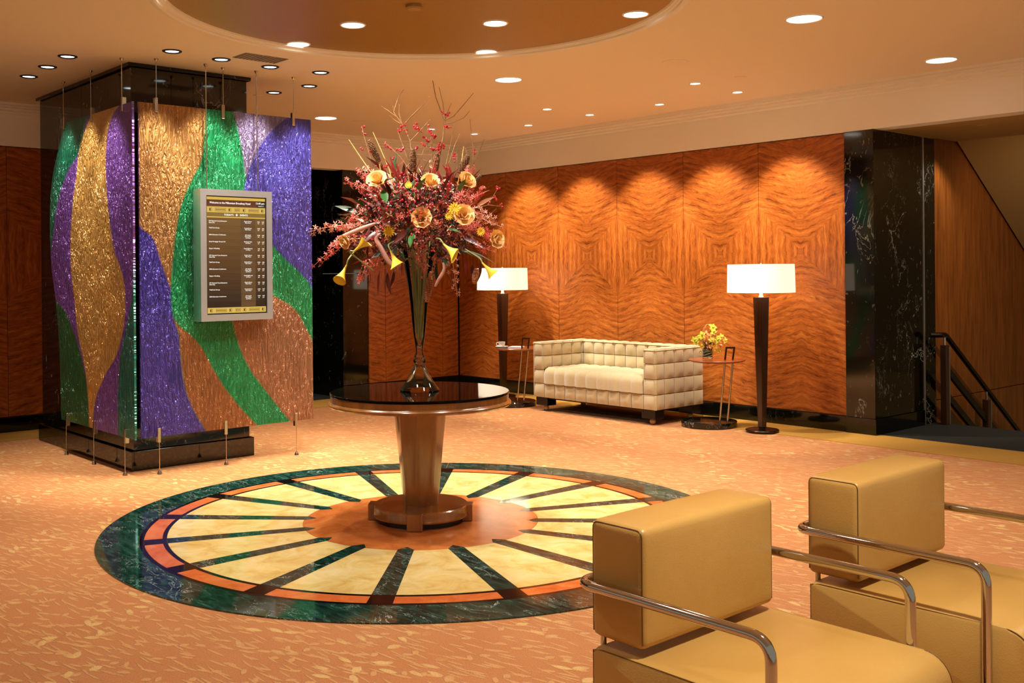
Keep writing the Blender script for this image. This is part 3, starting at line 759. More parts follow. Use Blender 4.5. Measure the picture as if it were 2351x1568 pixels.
lathe('toe_ring', [(.0, 0), (.262, 0), (.262, .033), (0, .033)], M['black'], tb, 64)
for k in range(4):
    o = box('base_block', .235, .318, -.046, .046, 0, .099, M['table_wood'], tb, .003, 1); o.rotation_euler = (0, 0, radians(-45) + k*pi/2)

TZ = .7895
va = thing('glass_vase', 'tall clear glass trumpet vase on the round table', 'vase', (0, 0, TZ + .0005))
outer = [(0, 0.0), (.118, 0), (.121, .006), (.110, .020), (.085, .055), (.062, .095), (.045, .130), (.036, .150), (.026, .158), (.026, .164), (.037, .172), (.040, .182), (.036, .192), (.028, .198), (.028, .203), (.031, .210), (.026, .218), (.022, .240), (.024, .268), (.034, .33), (.044, .42), (.054, .53), (.070, .65), (.088, .76), (.108, .86), (.114, .88)]
inner = [(.112, .88), (.1055, .86), (.0855, .76), (.0675, .65), (.0515, .53), (.0415, .42), (.0315, .33), (.020, .272), (0, .262)]
k_ = [i for i, p in enumerate(outer) if p[1] < .25][-1]
lathe('vase_foot', outer[:k_ + 1] + [(.0225, .2545), (0, .2545)], M['thinglass'], va, 64, None, 60)
lathe('vase_bowl', [(.0, .2555), (.0226, .2555)] + outer[k_ + 1:] + inner[:-1] + [(0, .262)], M['thinglass'], va, 64, None, 60)

# ------------------------------------------------------------------ seating: tan leather chairs
def make_chair(label):
    t = thing('lounge_chair', label, 'chair', (2.845, -1.258, 0), 0, 'tan leather chrome-armed chairs')
    hw = .350
    def seat_me():
        bm = bmesh.new(); n = 8
        prof = [(.0, .10), (.0, .372), (.016, .388)]                       # back edge
        prof += [(.67 + .085 * sin(a), .303 + .085 * cos(a)) for a in [i * pi/2 / n for i in range(n + 1)]] + [(.755, .10)]
        L = [[bm.verts.new((x + .018, y, z)) for x, z in prof] for y in (-hw, hw)]
        m = len(prof)
        for i in range(m): bm.faces.new((L[0][i], L[0][(i+1) % m], L[1][(i+1) % m], L[1][i]))
        side = [bm.faces.new(L[0]), bm.faces.new(L[1][::-1])]
        bmesh.ops.bevel(bm, geom=list({e for f in side for e in f.edges}), offset=.012, segments=3, affect='EDGES', profile=.5, clamp_overlap=True)
        return done(bm, 'seat', True, 50)
    link('seat', seat_me(), M['leather'], t)
    def back_me():
        bm = bmesh.new(); b_box(bm, 0, .2, -.333, .333, .412, .762)
        bmesh.ops.subdivide_edges(bm, edges=bm.edges[:], cuts=7, use_grid_fill=True)
        for v in bm.verts:                       # a little pillow fullness
            x, y, z = v.co; u, w_, h = (x - .1)/.1, y/.333, (z - .587)/.175
            v.co.z += .010 * (1-u*u) * (1-w_*w_) * (1 if h > .9 else 0); v.co.x += .008 * (1-h*h) * (1-w_*w_) * (1 if u > .9 else (-1 if u < -.9 else 0)); v.co.y += .008*(1-h*h)*(1-u*u)*(1 if w_ > .9 else (-1 if w_ < -.9 else 0))
        bm.normal_update()
        ed = [e for e in bm.edges if len(e.link_faces) == 2 and e.calc_face_angle(0) > .9]
        bmesh.ops.bevel(bm, geom=ed, offset=.022, segments=4, affect='EDGES', profile=.5)
        return done(bm, 'back_cushion', True, 60)
    bc = link('back_cushion', back_me(), M['leather'], t)
    for s in (-1, 1):
        y = s * .3272
        tube('piping', fillet([(.0065, y, .428), (.0065, y,   .7555), (.1935, y, .7555), (.1935, y, .428)], .022, 5), .0020, M['piping'], bc, 6)
        y = s * (hw - .003)
        tube('piping', [(.022, y, .20), (.022, y, .378), (.06, y, .384)] + [(.018 + .67 + .083 * sin(a), y, .303 + .083 * cos(a)) for a in [i*pi/16 for i in range(9)]] + [(.77, y, .12)], .0020, M['piping'], t.children[0], 6)
    ay = hw + .017
    path = [(.64, -ay, .012), (.64, -ay, .572), (-.022, -ay, .572), (-.022, ay, .572), (.64, ay, .572), (.64, ay, .012)]
    tube('arm_frame', fillet(path, .062, 8), .0155, M['chrome'], t, 14)
    for s in (-1, 1):
        tube('floor_runner', [(.66, s*ay, .015), (-.01, s*ay, .015)], .0135, M['chrome'], t, 10)
        tube('back_post', [(.03, s*.31, .10), (.03, s*.31, .50)], .009, M['chrome'], t, 8)
        box('seat_bracket', .04, .70, s*(hw - .03) - .012, s*(hw - .03) + .012, .03, .11, M['black'], t)
    return t
ch1 = make_chair('nearest tan leather chair with chrome tube arms, at the bottom of the picture')
def dup(root, loc, label=None, rotz=None):
    r = root.copy(); COL.objects.link(r); r.location = loc
    if rotz is not None: r.rotation_euler = (0, 0, rotz)
    if label: r['label'] = label
    for chd in list(root.children):
        c = chd.copy(); COL.objects.link(c); c.parent = r
        for g in chd.children:
            d = g.copy(); COL.objects.link(d); d.parent = c
    return r
dup(ch1, (2.930, -.202, 0), 'second tan leather chair with chrome tube arms, behind the nearest one at the right edge')

# ------------------------------------------------------------------ sofa of square padded modules
so = thing('tufted_sofa', 'cream velvet two-seat sofa of square tufts against the veneer wall', 'sofa', (-2.285, 4.42, 0))
SX, SY, SB, ST = .85, .39, .15, .752       # half width, half depth, bottom, top
def pad_mesh(wd, hg, th, name='tufted_square', puff=.014):   # centred pad facing -y
    bm = bmesh.new(); n = 4
    fr = [[None]*(n+1) for _ in range(n+1)]
    for i in range(n+1):
        for j in range(n+1):
            u, v = 2*i/n - 1, 2*j/n - 1
            e = (1 - abs(u)**4) * (1 - abs(v)**4)
            fr[i][j] = bm.verts.new((u*wd/2, -th + (puff*(1-e)) , v*hg/2))
    bk = [bm.verts.new((u*wd/2, 0, v*hg/2)) for u, v in ((-1,-1),(1,-1),(1,1),(-1,1))]
    for i in range(n):
        for j in range(n): bm.faces.new((fr[i][j], fr[i+1][j], fr[i+1][j+1], fr[i][j+1]))
    bm.faces.new([fr[i][0] for i in range(n+1)][::-1] + [bk[0], bk[1]]); bm.faces.new([fr[i][n] for i in range(n+1)] + [bk[2], bk[3]])
    bm.faces.new([fr[0][j] for j in range(n+1)] + [bk[3], bk[0]]); bm.faces.new([fr[n][j] for j in range(n+1)][::-1] + [bk[1], bk[2]])
    bm.faces.new(bk[::-1])
    return done(bm, name, True, 50)
PADS = {}
def pad(par, wd, hg, th, loc, rot, puff=.017):
    k = (round(wd, 3), round(hg, 3), th, puff)
    if k not in PADS: PADS[k] = pad_mesh(wd - .006, hg - .006, th, puff=puff); PADS[k].materials.append(M['velvet'])
    return link('tufted_square', PADS[k], None, par, loc, rot)
aw, bt = .165, .155                       # arm and back thickness
core = .02
mv = M['velvet']
for nm, x0, x1, rows in (('left_arm', -SX, -SX + aw, 4), ('right_arm', SX - aw, SX, 4)):
    a = box('sofa_arm', x0 + core, x1 - core, -SY + core, SY - core, SB + .004, ST - core, M['gap_shade'], so)
    rh = (ST - SB) / 4; sd = 2*SY/5
    for r in range(4):
        zc = SB + rh*(r + .5)
        pad(a, aw, rh, core, ((x0+x1)/2, -SY + core, zc), (0, 0, 0))
        for k in range(5):
            yc = -SY + sd*(k + .5)
            outer_x = x1 - core if nm == 'right_arm' else x0 + core
            pad(a, sd, rh, core, (outer_x, yc, zc), (0, 0, pi/2 if nm == 'right_arm' else -pi/2))
            if r >= 2:
                inner_x = x0 + core if nm == 'right_arm' else x1 - core
                pad(a, sd, rh, core, (inner_x, yc, zc), (0, 0, -pi/2 if nm == 'right_arm' else pi/2))
    for k in range(5): pad(a, aw, sd, core, ((x0+x1)/2, -SY + sd*(k+.5), ST - core), (-pi/2, 0, 0))
bx0, bx1 = -SX + aw, SX - aw; mwid = (bx1 - bx0) / 9; rh = (ST - SB)/4
bk = box('sofa_back', bx0, bx1, SY - bt + core, SY - .002, SB + .004, ST - core, M['gap_shade'], so)
for i in range(9):
    xc = bx0 + mwid*(i + .5)
    for r in (2, 3): pad(bk, mwid, rh, core, (xc, SY - bt + core, SB + rh*(r+.5)), (0, 0, 0), .018)
    pad(bk, mwid, bt, core, (xc, SY - bt/2, ST - core), (-pi/2, 0, 0), .018)
ba = box('sofa_base', bx0, bx1, -SY + core, SY - bt, SB + .004, SB + rh - .004, M['gap_shade'], so)
for i in range(9): pad(ba, mwid, rh, core, (bx0 + mwid*(i+.5), -SY + core, SB + rh/2), (0, 0, 0))
se = box('seat_cushion', bx0 + .004, bx1 - .004, -SY + .03, SY - bt - .004, SB + rh, .455, M['gap_shade'], so)
sw = (bx1 - bx0 - .008) / 9; sdp = (2*SY - bt - .004 + .012) / 4
def roll_mesh():      # front edge tuft: rounded from face into top
    bm = bmesh.new(); n, m = 4, 8; g = []
    for i in range(n+1):
        u = 2*i/n - 1; e = 1 - abs(u)**4; row = []
        for j in range(m+1):
            if j <= 2: y, z = -.012, SB + rh + .004 + (.40 - SB - rh) * j/2; ny, nz = -1, 0
            else: a = (j-2)/(m-2) * pi/2; y, z = .058 - .07*cos(a), .40 + .085*sin(a); ny, nz = -cos(a), sin(a)
            d = -.020*(1-e); row.append(bm.verts.new((u*sw/2*.997, y + ny*d, z + nz*d)))
        g.append(row)
    bv = [[bm.verts.new((s*sw/2*.997, .06, SB + rh + .004)), bm.verts.new((s*sw/2*.997, .06, .43))] for s in (-1, 1)]
    for i in range(n):
        for j in range(m): bm.faces.new((g[i][j], g[i+1][j], g[i+1][j+1], g[i][j+1]))
    bm.faces.new([v for v in g[0]] + [bv[0][1], bv[0][0]]); bm.faces.new([v for v in g[n]][::-1] + [bv[1][0], bv[1][1]])
    bm.faces.new([g[i][m] for i in range(n+1)] + [bv[1][1], bv[0][1]]); bm.faces.new((bv[0][0], bv[0][1], bv[1][1], bv[1][0])); bm.faces.new([g[i][0] for i in range(n+1)][::-1] + [bv[0][0], bv[1][0]])
    me = done(bm, 'tufted_square', True, 60); me.materials.append(mv); return me
rm = roll_mesh()
for i in range(9):
    xc = bx0 + .004 + sw*(i+.5)
    link('tufted_square', rm, None, se, (xc, -SY, 0))
    for k in range(4):
        d = (SY - bt - .004 - (-SY + .058)) / 4
        pad(se, sw, d, .03, (xc, -SY + .058 + d*(k+.5), .455), (-pi/2, 0, 0), .020)
for sx_ in (-1, 1):
    for sy_ in (-1, 1):
        cx, cy = sx_*(SX - .115), sy_*(SY - .095)
        lg = box('sofa_leg', cx - .085, cx + .085, cy - .07, cy + .07, .062, SB + .003, M['black'], so, .003, 1)
        bm = bmesh.new(); b_lathe(bm, [(0, .062), (.012, .060), (.026, .048), (.031, .031), (.026, .012), (.012, .002), (0, .0005)], 16, (cx, cy))
        link('caster', done(bm, 'caster', True), M['caster'], lg)
box('sofa_rail', -SX + .04, SX - .04, -SY + .05, SY - .05, .135, SB + .003, M['black'], so)

# ------------------------------------------------------------------ floor lamps and side tables
def lamp(label, x, y):
    t = thing('floor_lamp', label, 'lamp', (x, y, .0045), 0, 'white drum shade floor lamps')
    lathe('lamp_base', [(0, .0), (.135, 0), (.135, .006), (.150, .010), (.153, .016), (.148, .024), (.06, .036), (.045, .044), (0, .044)], M['bronze'], t, 48)
    def pole():
        bm = bmesh.new(); q = [[bm.verts.new((r*cos(pi/4 + k*pi/2 + .78), r*sin(pi/4 + k*pi/2 + .78), z)) for k in range(4)] for z, r in ((.042, .040), (1.25, .074))]
        for i in range(4): bm.faces.new((q[0][i], q[0][(i+1) % 4], q[1][(i+1) % 4], q[1][i]))
        bm.faces.new(q[0][::-1]); bm.faces.new(q[1]); bmesh.ops.bevel(bm, geom=bm.edges[:], offset=.004, segments=2, affect='EDGES'); return done(bm, 'pole')
    p = link('pole', pole(), M['dark_wood'], t); p.rotation_euler = (0, 0, .65)
    lathe('lamp_neck', [(0, 1.25), (.022, 1.25), (.022, 1.262), (.017, 1.264), (.017, 1.34), (0, 1.34)], M['white'], t, 20)
    lathe('lamp_shade', [(.308, 1.295), (.302, 1.557), (.299, 1.557), (.305, 1.295)], M['shade'], t, 64)
    bm = bmesh.new(); b_lathe(bm, [(0, 1.552), (.30, 1.552), (.30, 1.554), (0, 1.554)], 48); 
    link('shade_diffuser', done(bm, 'shade_diffuser'), M['shade'], t)
    lathe('finial', [(0, 1.555), (.006, 1.555), (.009, 1.565), (.005, 1.575), (0, 1.577)], M['nickel'], t, 12)
    lathe('bottom_diffuser', [(.019, 1.300), (.302, 1.300), (.302, 1.303), (.019, 1.303)], M['diffuser'], t, 48)
    return t
lamp('floor lamp with white drum shade right of the sofa, by the flower table', -.538, 4.468)
lamp('floor lamp with white drum shade left of the sofa, partly behind the bouquet', -4.22, 4.60)

def side_table(label, x, y, pdx, pdy, tdx, tdy):
    t = thing('side_table', label, 'side table', (x, y, .0045), 0, 'round cherry side tables')
    lathe('table_base', [(0, 0), (.262, 0), (.265, .003), (.265, .047), (.261, .052), (0, .052)], M['black_marble'], t, 64)
    lathe('table_top', [(0, .625), (.24, .625), (.268, .638), (.270, .644), (.266, .648), (0, .648)], M['side_wood'], t, 64, (tdx, tdy, 0))
    hx_, hy_ = .0285, .022           # rod spacing along the viewer's right
    lean = Vector((.045, .03, 0))
    for s in (-1, 1):
        a = Vector((pdx + s*hx_, pdy + s*hy_, .052)); b = a + lean + Vector((0, 0, .576))
        tube('rod', [a, b], .0095, M['nickel'], t, 10)
    a = Vector((pdx - hx_, pdy - hy_, .648)) + lean; b = Vector((pdx + hx_, pdy + hy_, .648)) + lean
    def hoop():
        bm = bmesh.new(); u = (b - a).normalized(); v = Vector((-u.y, u.x, 0)); d = .0085; Z = Vector((0, 0, 1)); up_ = Vector((.012, .008, .115))
        def bar_(p, q, w1):
            k = [p - w1*d - v*d, p + w1*d - v*d, p + w1*d + v*d, p - w1*d + v*d]; k2 = [q - w1*d - v*d, q + w1*d - v*d, q + w1*d + v*d, q - w1*d + v*d]
            A = [bm.verts.new(c) for c in k]; B = [bm.verts.new(c) for c in k2]
            for i in range(4): bm.faces.new((A[i], A[(i+1) % 4], B[(i+1) % 4], B[i]))
            bm.faces.new(A); bm.faces.new(B[::-1])
        bar_(a, a + up_, u); bar_(b, b + up_, u); bar_(a + up_ - u*d, b + up_ + u*d, Z); return done(bm, 'handle')
    link('handle', hoop(), M['bronze'], t)
    return t
side_table('small round cherry side table with hoop handle holding the yellow flowers', -1.107, 4.433, .16, .01, .095, .0)
side_table('small round cherry side table holding the cup, at the left end of the sofa', -3.60, 4.17, .15, -.02, .05, .06)

# cup, saucer, papers on the left table (top centre about -3.55, 4.23, z .653)
cx, cy = -3.72, 4.12; zt = .6528
lathe('saucer', [(0, 0), (.035, 0), (.04, .003), (.068, .010), (.074, .013), (.072, .015), (.04, .007), (0, .006)], M['white'], None, 40, (cx, cy, zt))
tag(bpy.data.objects['saucer'], 'white saucer under the coffee cup on the left side table', 'saucer')
cu = thing('coffee_cup', 'white coffee cup on its saucer on the left side table', 'cup', (cx, cy, zt + .0076), PSI)
lathe('cup_body', [(0, 0), (.024, 0), (.026, .004), (.036, .025), (.040, .058), (.0375, .058), (.033, .026), (.022, .008), (0, .008)], M['white'], cu, 36)
tube('handle', fillet([(-.036, 0, .048), (-.062, 0, .048), (-.062, 0, .016), (-.031, 0, .016)], .014), .0042, M['white'], cu, 8)
def book(name, label, cat, x, y, z, w_, d_, h_, rz, covers):
    t = thing(name, label, cat, (x, y, z), rz)
    box('cover', -w_/2, w_/2, -d_/2, d_/2, 0, .002, covers, t); box('pages', -w_/2 + .003, w_/2 - .002, -d_/2 + .003, d_/2 - .003, .002, h_ - .002, M['paper'], t); box('cover', -w_/2, w_/2, -d_/2, d_/2, h_ - .002, h_, covers, t)
    box('spine', -w_/2 - .002, -w_/2, -d_/2, d_/2, 0, h_, covers, t); return t
book('notebook', 'white notebook lying on the left side table beside the cup', 'book', -3.53, 4.17, zt, .15, .20, .016, PSI - .3, M['paper'])
book('magazine', 'thin dark-edged magazine under the front corner of the white notebook', 'magazine', -3.615, 4.055, zt, .15, .06, .007, PSI - .5, plain('cover_slate', (70, 74, 84), .4))

# ------------------------------------------------------------------ big flower arrangement (local x: viewer's right, y: away)
rnd = random.Random(11)
fa = thing('flower_arrangement', 'large bouquet of roses, callas, red sprays and twigs in the tall vase', 'flowers', (0, 0, 0), PSI)
def P(X, Y, d=0.0): return Vector(((700 + X/3.016 - 968)/377, d, 1.5 + (629 - (180 + Y/3.016))/377))
def leafmat(name, a, b, rough=.4):
    t = NT(name, rough=rough, spec=.4); t.set('base', t.mix(t.noise(t.coord(), 14, 3, .6), lin(*a), lin(*b))); return t.m
F = dict(
 burg=leafmat('leaf_burgundy', (52, 16, 16), (112, 42, 34)), dkgreen=leafmat('leaf_dark_green', (20, 34, 14), (48, 66, 28)), red=leafmat('leaf_red', (120, 26, 30), (180, 70, 62)),
 rust=leafmat('leaf_rust', (134, 70, 42), (192, 126, 84)), green=leafmat('leaf_green', (40, 92, 40), (80, 134, 60)),
 orchid=leafmat('petal_orchid_red', (196, 70, 66), (236, 136, 116)), pink=leafmat('petal_dusty_pink', (214, 128, 108), (240, 190, 158)),
 rose=leafmat('petal_rose_peach', (250, 188, 104), (254, 224, 164), .5), yellow=leafmat('petal_yellow', (236, 186, 30), (250, 220, 80), .45),
 stem=leafmat('stem_green', (124, 132, 64), (178, 184, 116)), twig=leafmat('twig_brown', (112, 78, 44), (156, 114, 68), .7), straw=leafmat('straw', (196, 160, 80), (224, 194, 116), .6),
 berry=leafmat('berry_red', (160, 18, 34), (206, 50, 60), .25), spike=leafmat('seed_spike', (62, 34, 16), (128, 84, 44), .8), pod=leafmat('pod_pink', (128, 40, 40), (226, 176, 160), .3))
CEN = Vector((-.01, 0, 1.84))
def leaf_mesh(L, W, bend, mat, n=5, fold=.25):
    bm = bmesh.new(); rows = []
    for i in range(n + 1):
        t = i / n; wv = W * (sin(pi * min(1, t**.75)) + .02) * .5; z = bend * t * t * L
        rows.append([bm.verts.new((-wv, t*L, z + fold*wv)), bm.verts.new((0, t*L, z)), bm.verts.new((wv, t*L, z + fold*wv))])
    for A, B in zip(rows, rows[1:]):
        bm.faces.new((A[0], A[1], B[1], B[0])); bm.faces.new((A[1], A[2], B[2], B[1]))
    me = done(bm, 'leaf', True, 80); me.materials.append(mat); return me
def aim(o, p, d, roll=0.0, s=1.0):     # local +Y along d
    d = d.normalized(); x = d.cross(Vector((0, 0, 1)))
    x = x.normalized() if x.length > 1e-3 else Vector((1, 0, 0)); z = x.cross(d)
    m = Matrix((x, d, z)).transposed() @ Matrix.Rotation(roll, 3, 'Y')
    o.matrix_local = Matrix.Translation(p) @ m.to_4x4() @ Matrix.Scale(s, 4)
LV = [leaf_mesh(.15, .032, -.35, F['burg']), leaf_mesh(.18, .040, -.2, F['burg']), leaf_mesh(.13, .030, .2, F['red']), leaf_mesh(.15, .036, -.25, F['dkgreen']), leaf_mesh(.12, .028, -.4, F['rust']), leaf_mesh(.16, .022, -.1, F['red']), leaf_mesh(.10, .05, -.1, F['green'])]
def put(me, p, d, roll=None, s=1.0, name='leaf'):
    o = link(name, me, None, fa); aim(o, p, d, rnd.uniform(-1.2, 1.2) if roll is None else roll, s); return o
base_pt = Vector((0, 0, 1.50))
# layered foliage filling the head of the bouquet
cnt = 0
while cnt < 268:
    th = rnd.uniform(-1.0, 1.0); ph = rnd.uniform(0, 2*pi)
    d = Vector((cos(ph)*math.sqrt(1-th*th), sin(ph)*math.sqrt(1-th*th), th))
    if d.z < -.75 and abs(d.x) < .3: continue
    r = rnd.uniform(.45, 1.0)
    p = CEN + Vector((d.x*.385*r, d.y*.31*r, d.z*r*(.29 if d.z > 0 else .33)))
    out = (p - base_pt).normalized() + Vector((rnd.uniform(-.5, .5), rnd.uniform(-.5, .5), rnd.uniform(-.5, .35)))
    low = d.z < -.15
    k = rnd.choices(range(6), weights=(5, 4, 1, 5, 1, 1) if low else (4, 2, 4, 2, 4, 4))[0]
    if low: out += Vector((0, 0, -.7))
    put(LV[k], p, out, s=rnd.uniform(.7, 1.15)); cnt += 1
for X, Y, dx, dz in ((830, 800, .3, .6), (790, 1085, -.2, -.7), (600, 745, .5, .2), (1100, 810, .2, .5), (1010, 1060, .6, -.1), (590, 800, .2, -.6)):
    put(LV[6], P(X, Y, -.30), Vector((dx, -.4, dz)), .2, .95)
# drooping dark leaves under the head
for X, Y, L in ((480, 1330, 1.0), (545, 1340, 1.05), (600, 1340, 1.1), (640, 1330, .9), (1060, 1330, 1), (1180, 1290, .9), (1235, 1280, 1.05), (940, 1280, 1.1), (980, 1290, .9), (420, 1290, .8), (1130, 1240, .9), (700, 1250, .8), (870, 1230, .8)):
    put(LV[rnd.choice((0, 5, 0, 3))], P(X, Y, rnd.uniform(-.2, .05)), Vector((rnd.uniform(-.25, .25), rnd.uniform(-.2, .1), -1)), None, L * .85)
# silvery long leaf at left, green blade at right
put(leaf_mesh(.17, .026, -.1, leafmat('leaf_silver', (120, 120, 104), (176, 176, 160))), P(440, 935, .02), Vector((-1, 0, .05)), .3)
put(leaf_mesh(.20, .034, -.15, F['dkgreen']), P(1130, 1195, -.1), Vector((1, -.1, -.30)), .2)
# woody twigs with berries
def twig(pts, r0=.0045, d=0.0, m='twig', jitter=.0, name='twig'):
    q = [P(x, y, d + i*.004) for i, (x, y) in enumerate(pts)]
    n = len(q); return tube(name, q, [r0 * (1 - .6*i/(n-1)) for i in range(n)], F[m], fa, 6)
TW = [([(770, 900), (735, 640), (765, 520), (755, 430), (715, 330), (640, 220), (672, 120), (710, 60)], .0055),
 ([(640, 235), (600, 205), (550, 170)], .003), ([(650, 250), (632, 170)], .0025), ([(690, 300), (640, 270), (605, 238)], .003), ([(700, 310), (680, 240), (682, 170)], .003),
 ([(765, 440), (830, 370), (900, 293)], .0035), ([(725, 340), (770, 290), (835, 225), (870, 190), (900, 145)], .0035),
 ([(960, 880), (930, 720), (905, 600), (905, 480), (900, 420)], .0055), ([(945, 620), (985, 400), (995, 295), (960, 190), (935, 120), (915, 5)], .005),
 ([(1000, 285), (985, 170), (960, 60)], .003), ([(1000, 275), (1022, 215), (1045, 163)], .003), ([(1000, 280), (1060, 250), (1130, 170), (1200, 88)], .003), ([(990, 335), (1060, 320), (1130, 290), (1172, 242)], .0032),
 ([(1170, 760), (1185, 640), (1193, 520), (1180, 420), (1171, 303)], .0035), ([(1180, 650), (1215, 560), (1270, 440)], .003), ([(1000, 640), (1035, 480), (1065, 340)], .0035), ([(1020, 620), (1065, 480), (1100, 400)], .003), ([(1080, 600), (1080, 480)], .0025), ([(1170, 600), (1135, 490)], .0022),
 ([(505, 720), (500, 610), (470, 500), (440, 400), (425, 328)], .004), ([(740, 620), (700, 560), (640, 500), (585, 450)], .0035), ([(735, 630), (800, 560), (880, 590)], .003), ([(830, 560), (840, 500), (880, 440)], .003), ([(740, 560), (690, 420), (672, 360)], .003), ([(780, 545), (905, 545)], .003), ([(800, 640), (850, 480), (900, 400)], .003),
 ([(1100, 960), (1200, 900), (1300, 880), (1390, 890)], .003), ([(1290, 880), (1330, 820), (1360, 765)], .003), ([(1200, 1000), (1290, 960), (1350, 905)], .0028)]
for pts, r in TW: twig(pts, r, rnd.uniform(-.14, .10))
for pts in ([(640, 880), (515, 690), (420, 550), (342, 432)], [(660, 860), (620, 640), (560, 500), (508, 383)], [(1105, 640), (1128, 485)]): twig(pts, .0045, -.1, 'straw', name='straw_stem')
ico = None
def berry_cluster(centers, r=.0065):
    bm = bmesh.new()
    for c in centers: bmesh.ops.create_icosphere(bm, subdivisions=1, radius=r * rnd.uniform(.8, 1.25), matrix=Matrix.Translation(c))
    o = link('berry_cluster', done(bm, 'berry_cluster', True, 80), F['berry'], fa); o['kind'] = 'stuff'; return o
def along(pts, n, d, spread=10):
    out = []
    for _ in range(n):
        k = rnd.randrange(len(pts) - 1); t = rnd.random(); x = pts[k][0]*(1-t) + pts[k+1][0]*t + rnd.uniform(-spread, spread); y = pts[k][1]*(1-t) + pts[k+1][1]*t + rnd.uniform(-spread, spread)
        out.append(P(x, y, d + rnd.uniform(-.03, .03)))
    return out
for pts, n in (([(585, 450), (640, 500), (730, 490)], 26), ([(640, 540), (645, 600)], 10), ([(800, 300), (800, 350)], 9), ([(680, 380), (720, 320), (740, 410)], 14), ([(770, 330), (830, 370)], 8), ([(880, 330), (910, 400), (930, 410)], 22), ([(830, 400), (900, 430)], 10), ([(960, 440), (950, 500), (1000, 450)], 22), ([(900, 480), (960, 530)], 16), ([(970, 235), (1000, 270), (1030, 265)], 9), ([(990, 330), (1030, 330)], 6), ([(430, 330), (435, 375)], 6), ([(400, 475), (415, 480)], 4), ([(420, 600), (470, 620), (520, 660)], 14), ([(1010, 600), (1030, 680)], 10), ([(1060, 540), (1075, 590)], 10), ([(1190, 490), (1200, 540)], 6), ([(1170, 640), (1180, 680)], 6), ([(840, 450), (860, 470)], 6), ([(1355, 770), (1365, 775)], 5), ([(1330, 820), (1350, 860)], 6), ([(1380, 880), (1390, 890)], 4), ([(805, 470), (805, 490)], 6), ([(480, 480), (500, 540)], 10)):
    berry_cluster(along(pts, n, rnd.uniform(-.1, .05)))
for k in range(14): berry_cluster([P(rnd.gauss(810, 170), rnd.gauss(870, 110), rnd.uniform(-.36, -.22)) for _ in range(10)], .007)
# starry orchid sprays
def spray(p, d, L, n, size, mat, droop=.3, wid=.035):
    bm = bmesh.new(); d = d.normalized(); side = d.cross(Vector((0, 1, 0))).normalized(); pts = []
    for i in range(8):
        t = i/7; pts.append(Vector(p) + d*L*t + Vector((0, 0, -droop*L*t*t)))
    b_tube(bm, pts, [.0025*(1-.6*i/7) for i in range(8)], 5)
    for k in range(n):
        t = (k + .5)/n; i = min(6, int(t*7)); q = pts[i].lerp(pts[i+1], t*7 - i)
        off = Vector((rnd.uniform(-1, 1), rnd.uniform(-1, .6), rnd.uniform(-1, 1))) * wid * (1.15 - .6*t); c = q + off
        nrm = (off.normalized() + Vector((0, -.6, 0))).normalized(); u = nrm.cross(Vector((rnd.random(), rnd.random(), rnd.random()+.1))).normalized(); v = nrm.cross(u); s_ = size*(1.1 - .45*t)*rnd.uniform(.8, 1.2)
        for j in range(5):
            a = 2*pi*j/5 + rnd.uniform(-.25, .25); e = u*cos(a) + v*sin(a); g = nrm.cross(e)
            ve = [bm.verts.new(x) for x in (c, c + e*s_*.5 + g*s_*.17 + nrm*s_*.12, c + e*s_ + nrm*s_*.1*rnd.uniform(-1, 1.5), c + e*s_*.5 - g*s_*.17 + nrm*s_*.12)]
            bm.faces.new(ve)
    me = bpy.data.meshes.new('orchid_spray'); bm.to_mesh(me); bm.free(); me.materials.append(F[mat])
    return link('orchid_spray', me, None, fa)
def sp(X0, Y0, X1, Y1, n=22, size=.022, mat='orchid', d0=-.12, d1=-.2, droop=.1, wid=.03):
    a, b = P(X0, Y0, d0), P(X1, Y1, d1); L = (b - a).length; spray(a, (b - a) + Vector((0, 0, droop*L)), L, n, size, mat, droop, wid)
SPR = [(430, 1020, 85, 1070, 30, .026), (400, 1050, 200, 1010, 18, .024), (330, 1120, 120, 1280, 28, .026), (420, 1110, 210, 1150, 16, .024), (560, 830, 330, 720, 34, .022), (540, 760, 400, 640, 34, .022), (600, 790, 470, 650, 26, .022), (1100, 1000, 1390, 1180, 40, .025), (1080, 1050, 1370, 1100, 36, .025), (1100, 950, 1370, 1040, 34, .023), (1130, 900, 1260, 780, 34, .022), (1060, 900, 1210, 760, 26, .022), (1150, 930, 1320, 990, 26, .022), (840, 1090, 850, 1350, 36, .024), (810, 1150, 820, 1260, 18, .022), (900, 1040, 980, 1030, 20, .022), (470, 1290, 420, 1400, 24, .022), (540, 1280, 480, 1330, 18, .022), (1040, 1230, 1070, 1480, 26, .016), (430, 950, 360, 1000, 16, .022), (700, 960, 560, 990, 26, .022), (640, 900, 560, 940, 22, .02), (960, 1130, 900, 1050, 20, .022), (1200, 1180, 1330, 1210, 18, .02), (890, 720, 940, 560, 18, .016), (1120, 700, 1190, 640, 18, .018)]
for i, s_ in enumerate(SPR): sp(*s_, mat='orchid' if i % 3 else 'pink', d0=rnd.uniform(-.26, -.1), d1=rnd.uniform(-.3, -.1), droop=.15 if s_[3] > s_[1] else .0)
for X, Y, Z2 in ((660, 620, 0), (700, 660, 1), (1050, 660, 1), (1180, 720, 0)):
    for a in (-.5, -.2, .15, .45): put(LV[5], P(X, Y + 70, -.12), Vector((a, -.1, 1)), .6, .8)
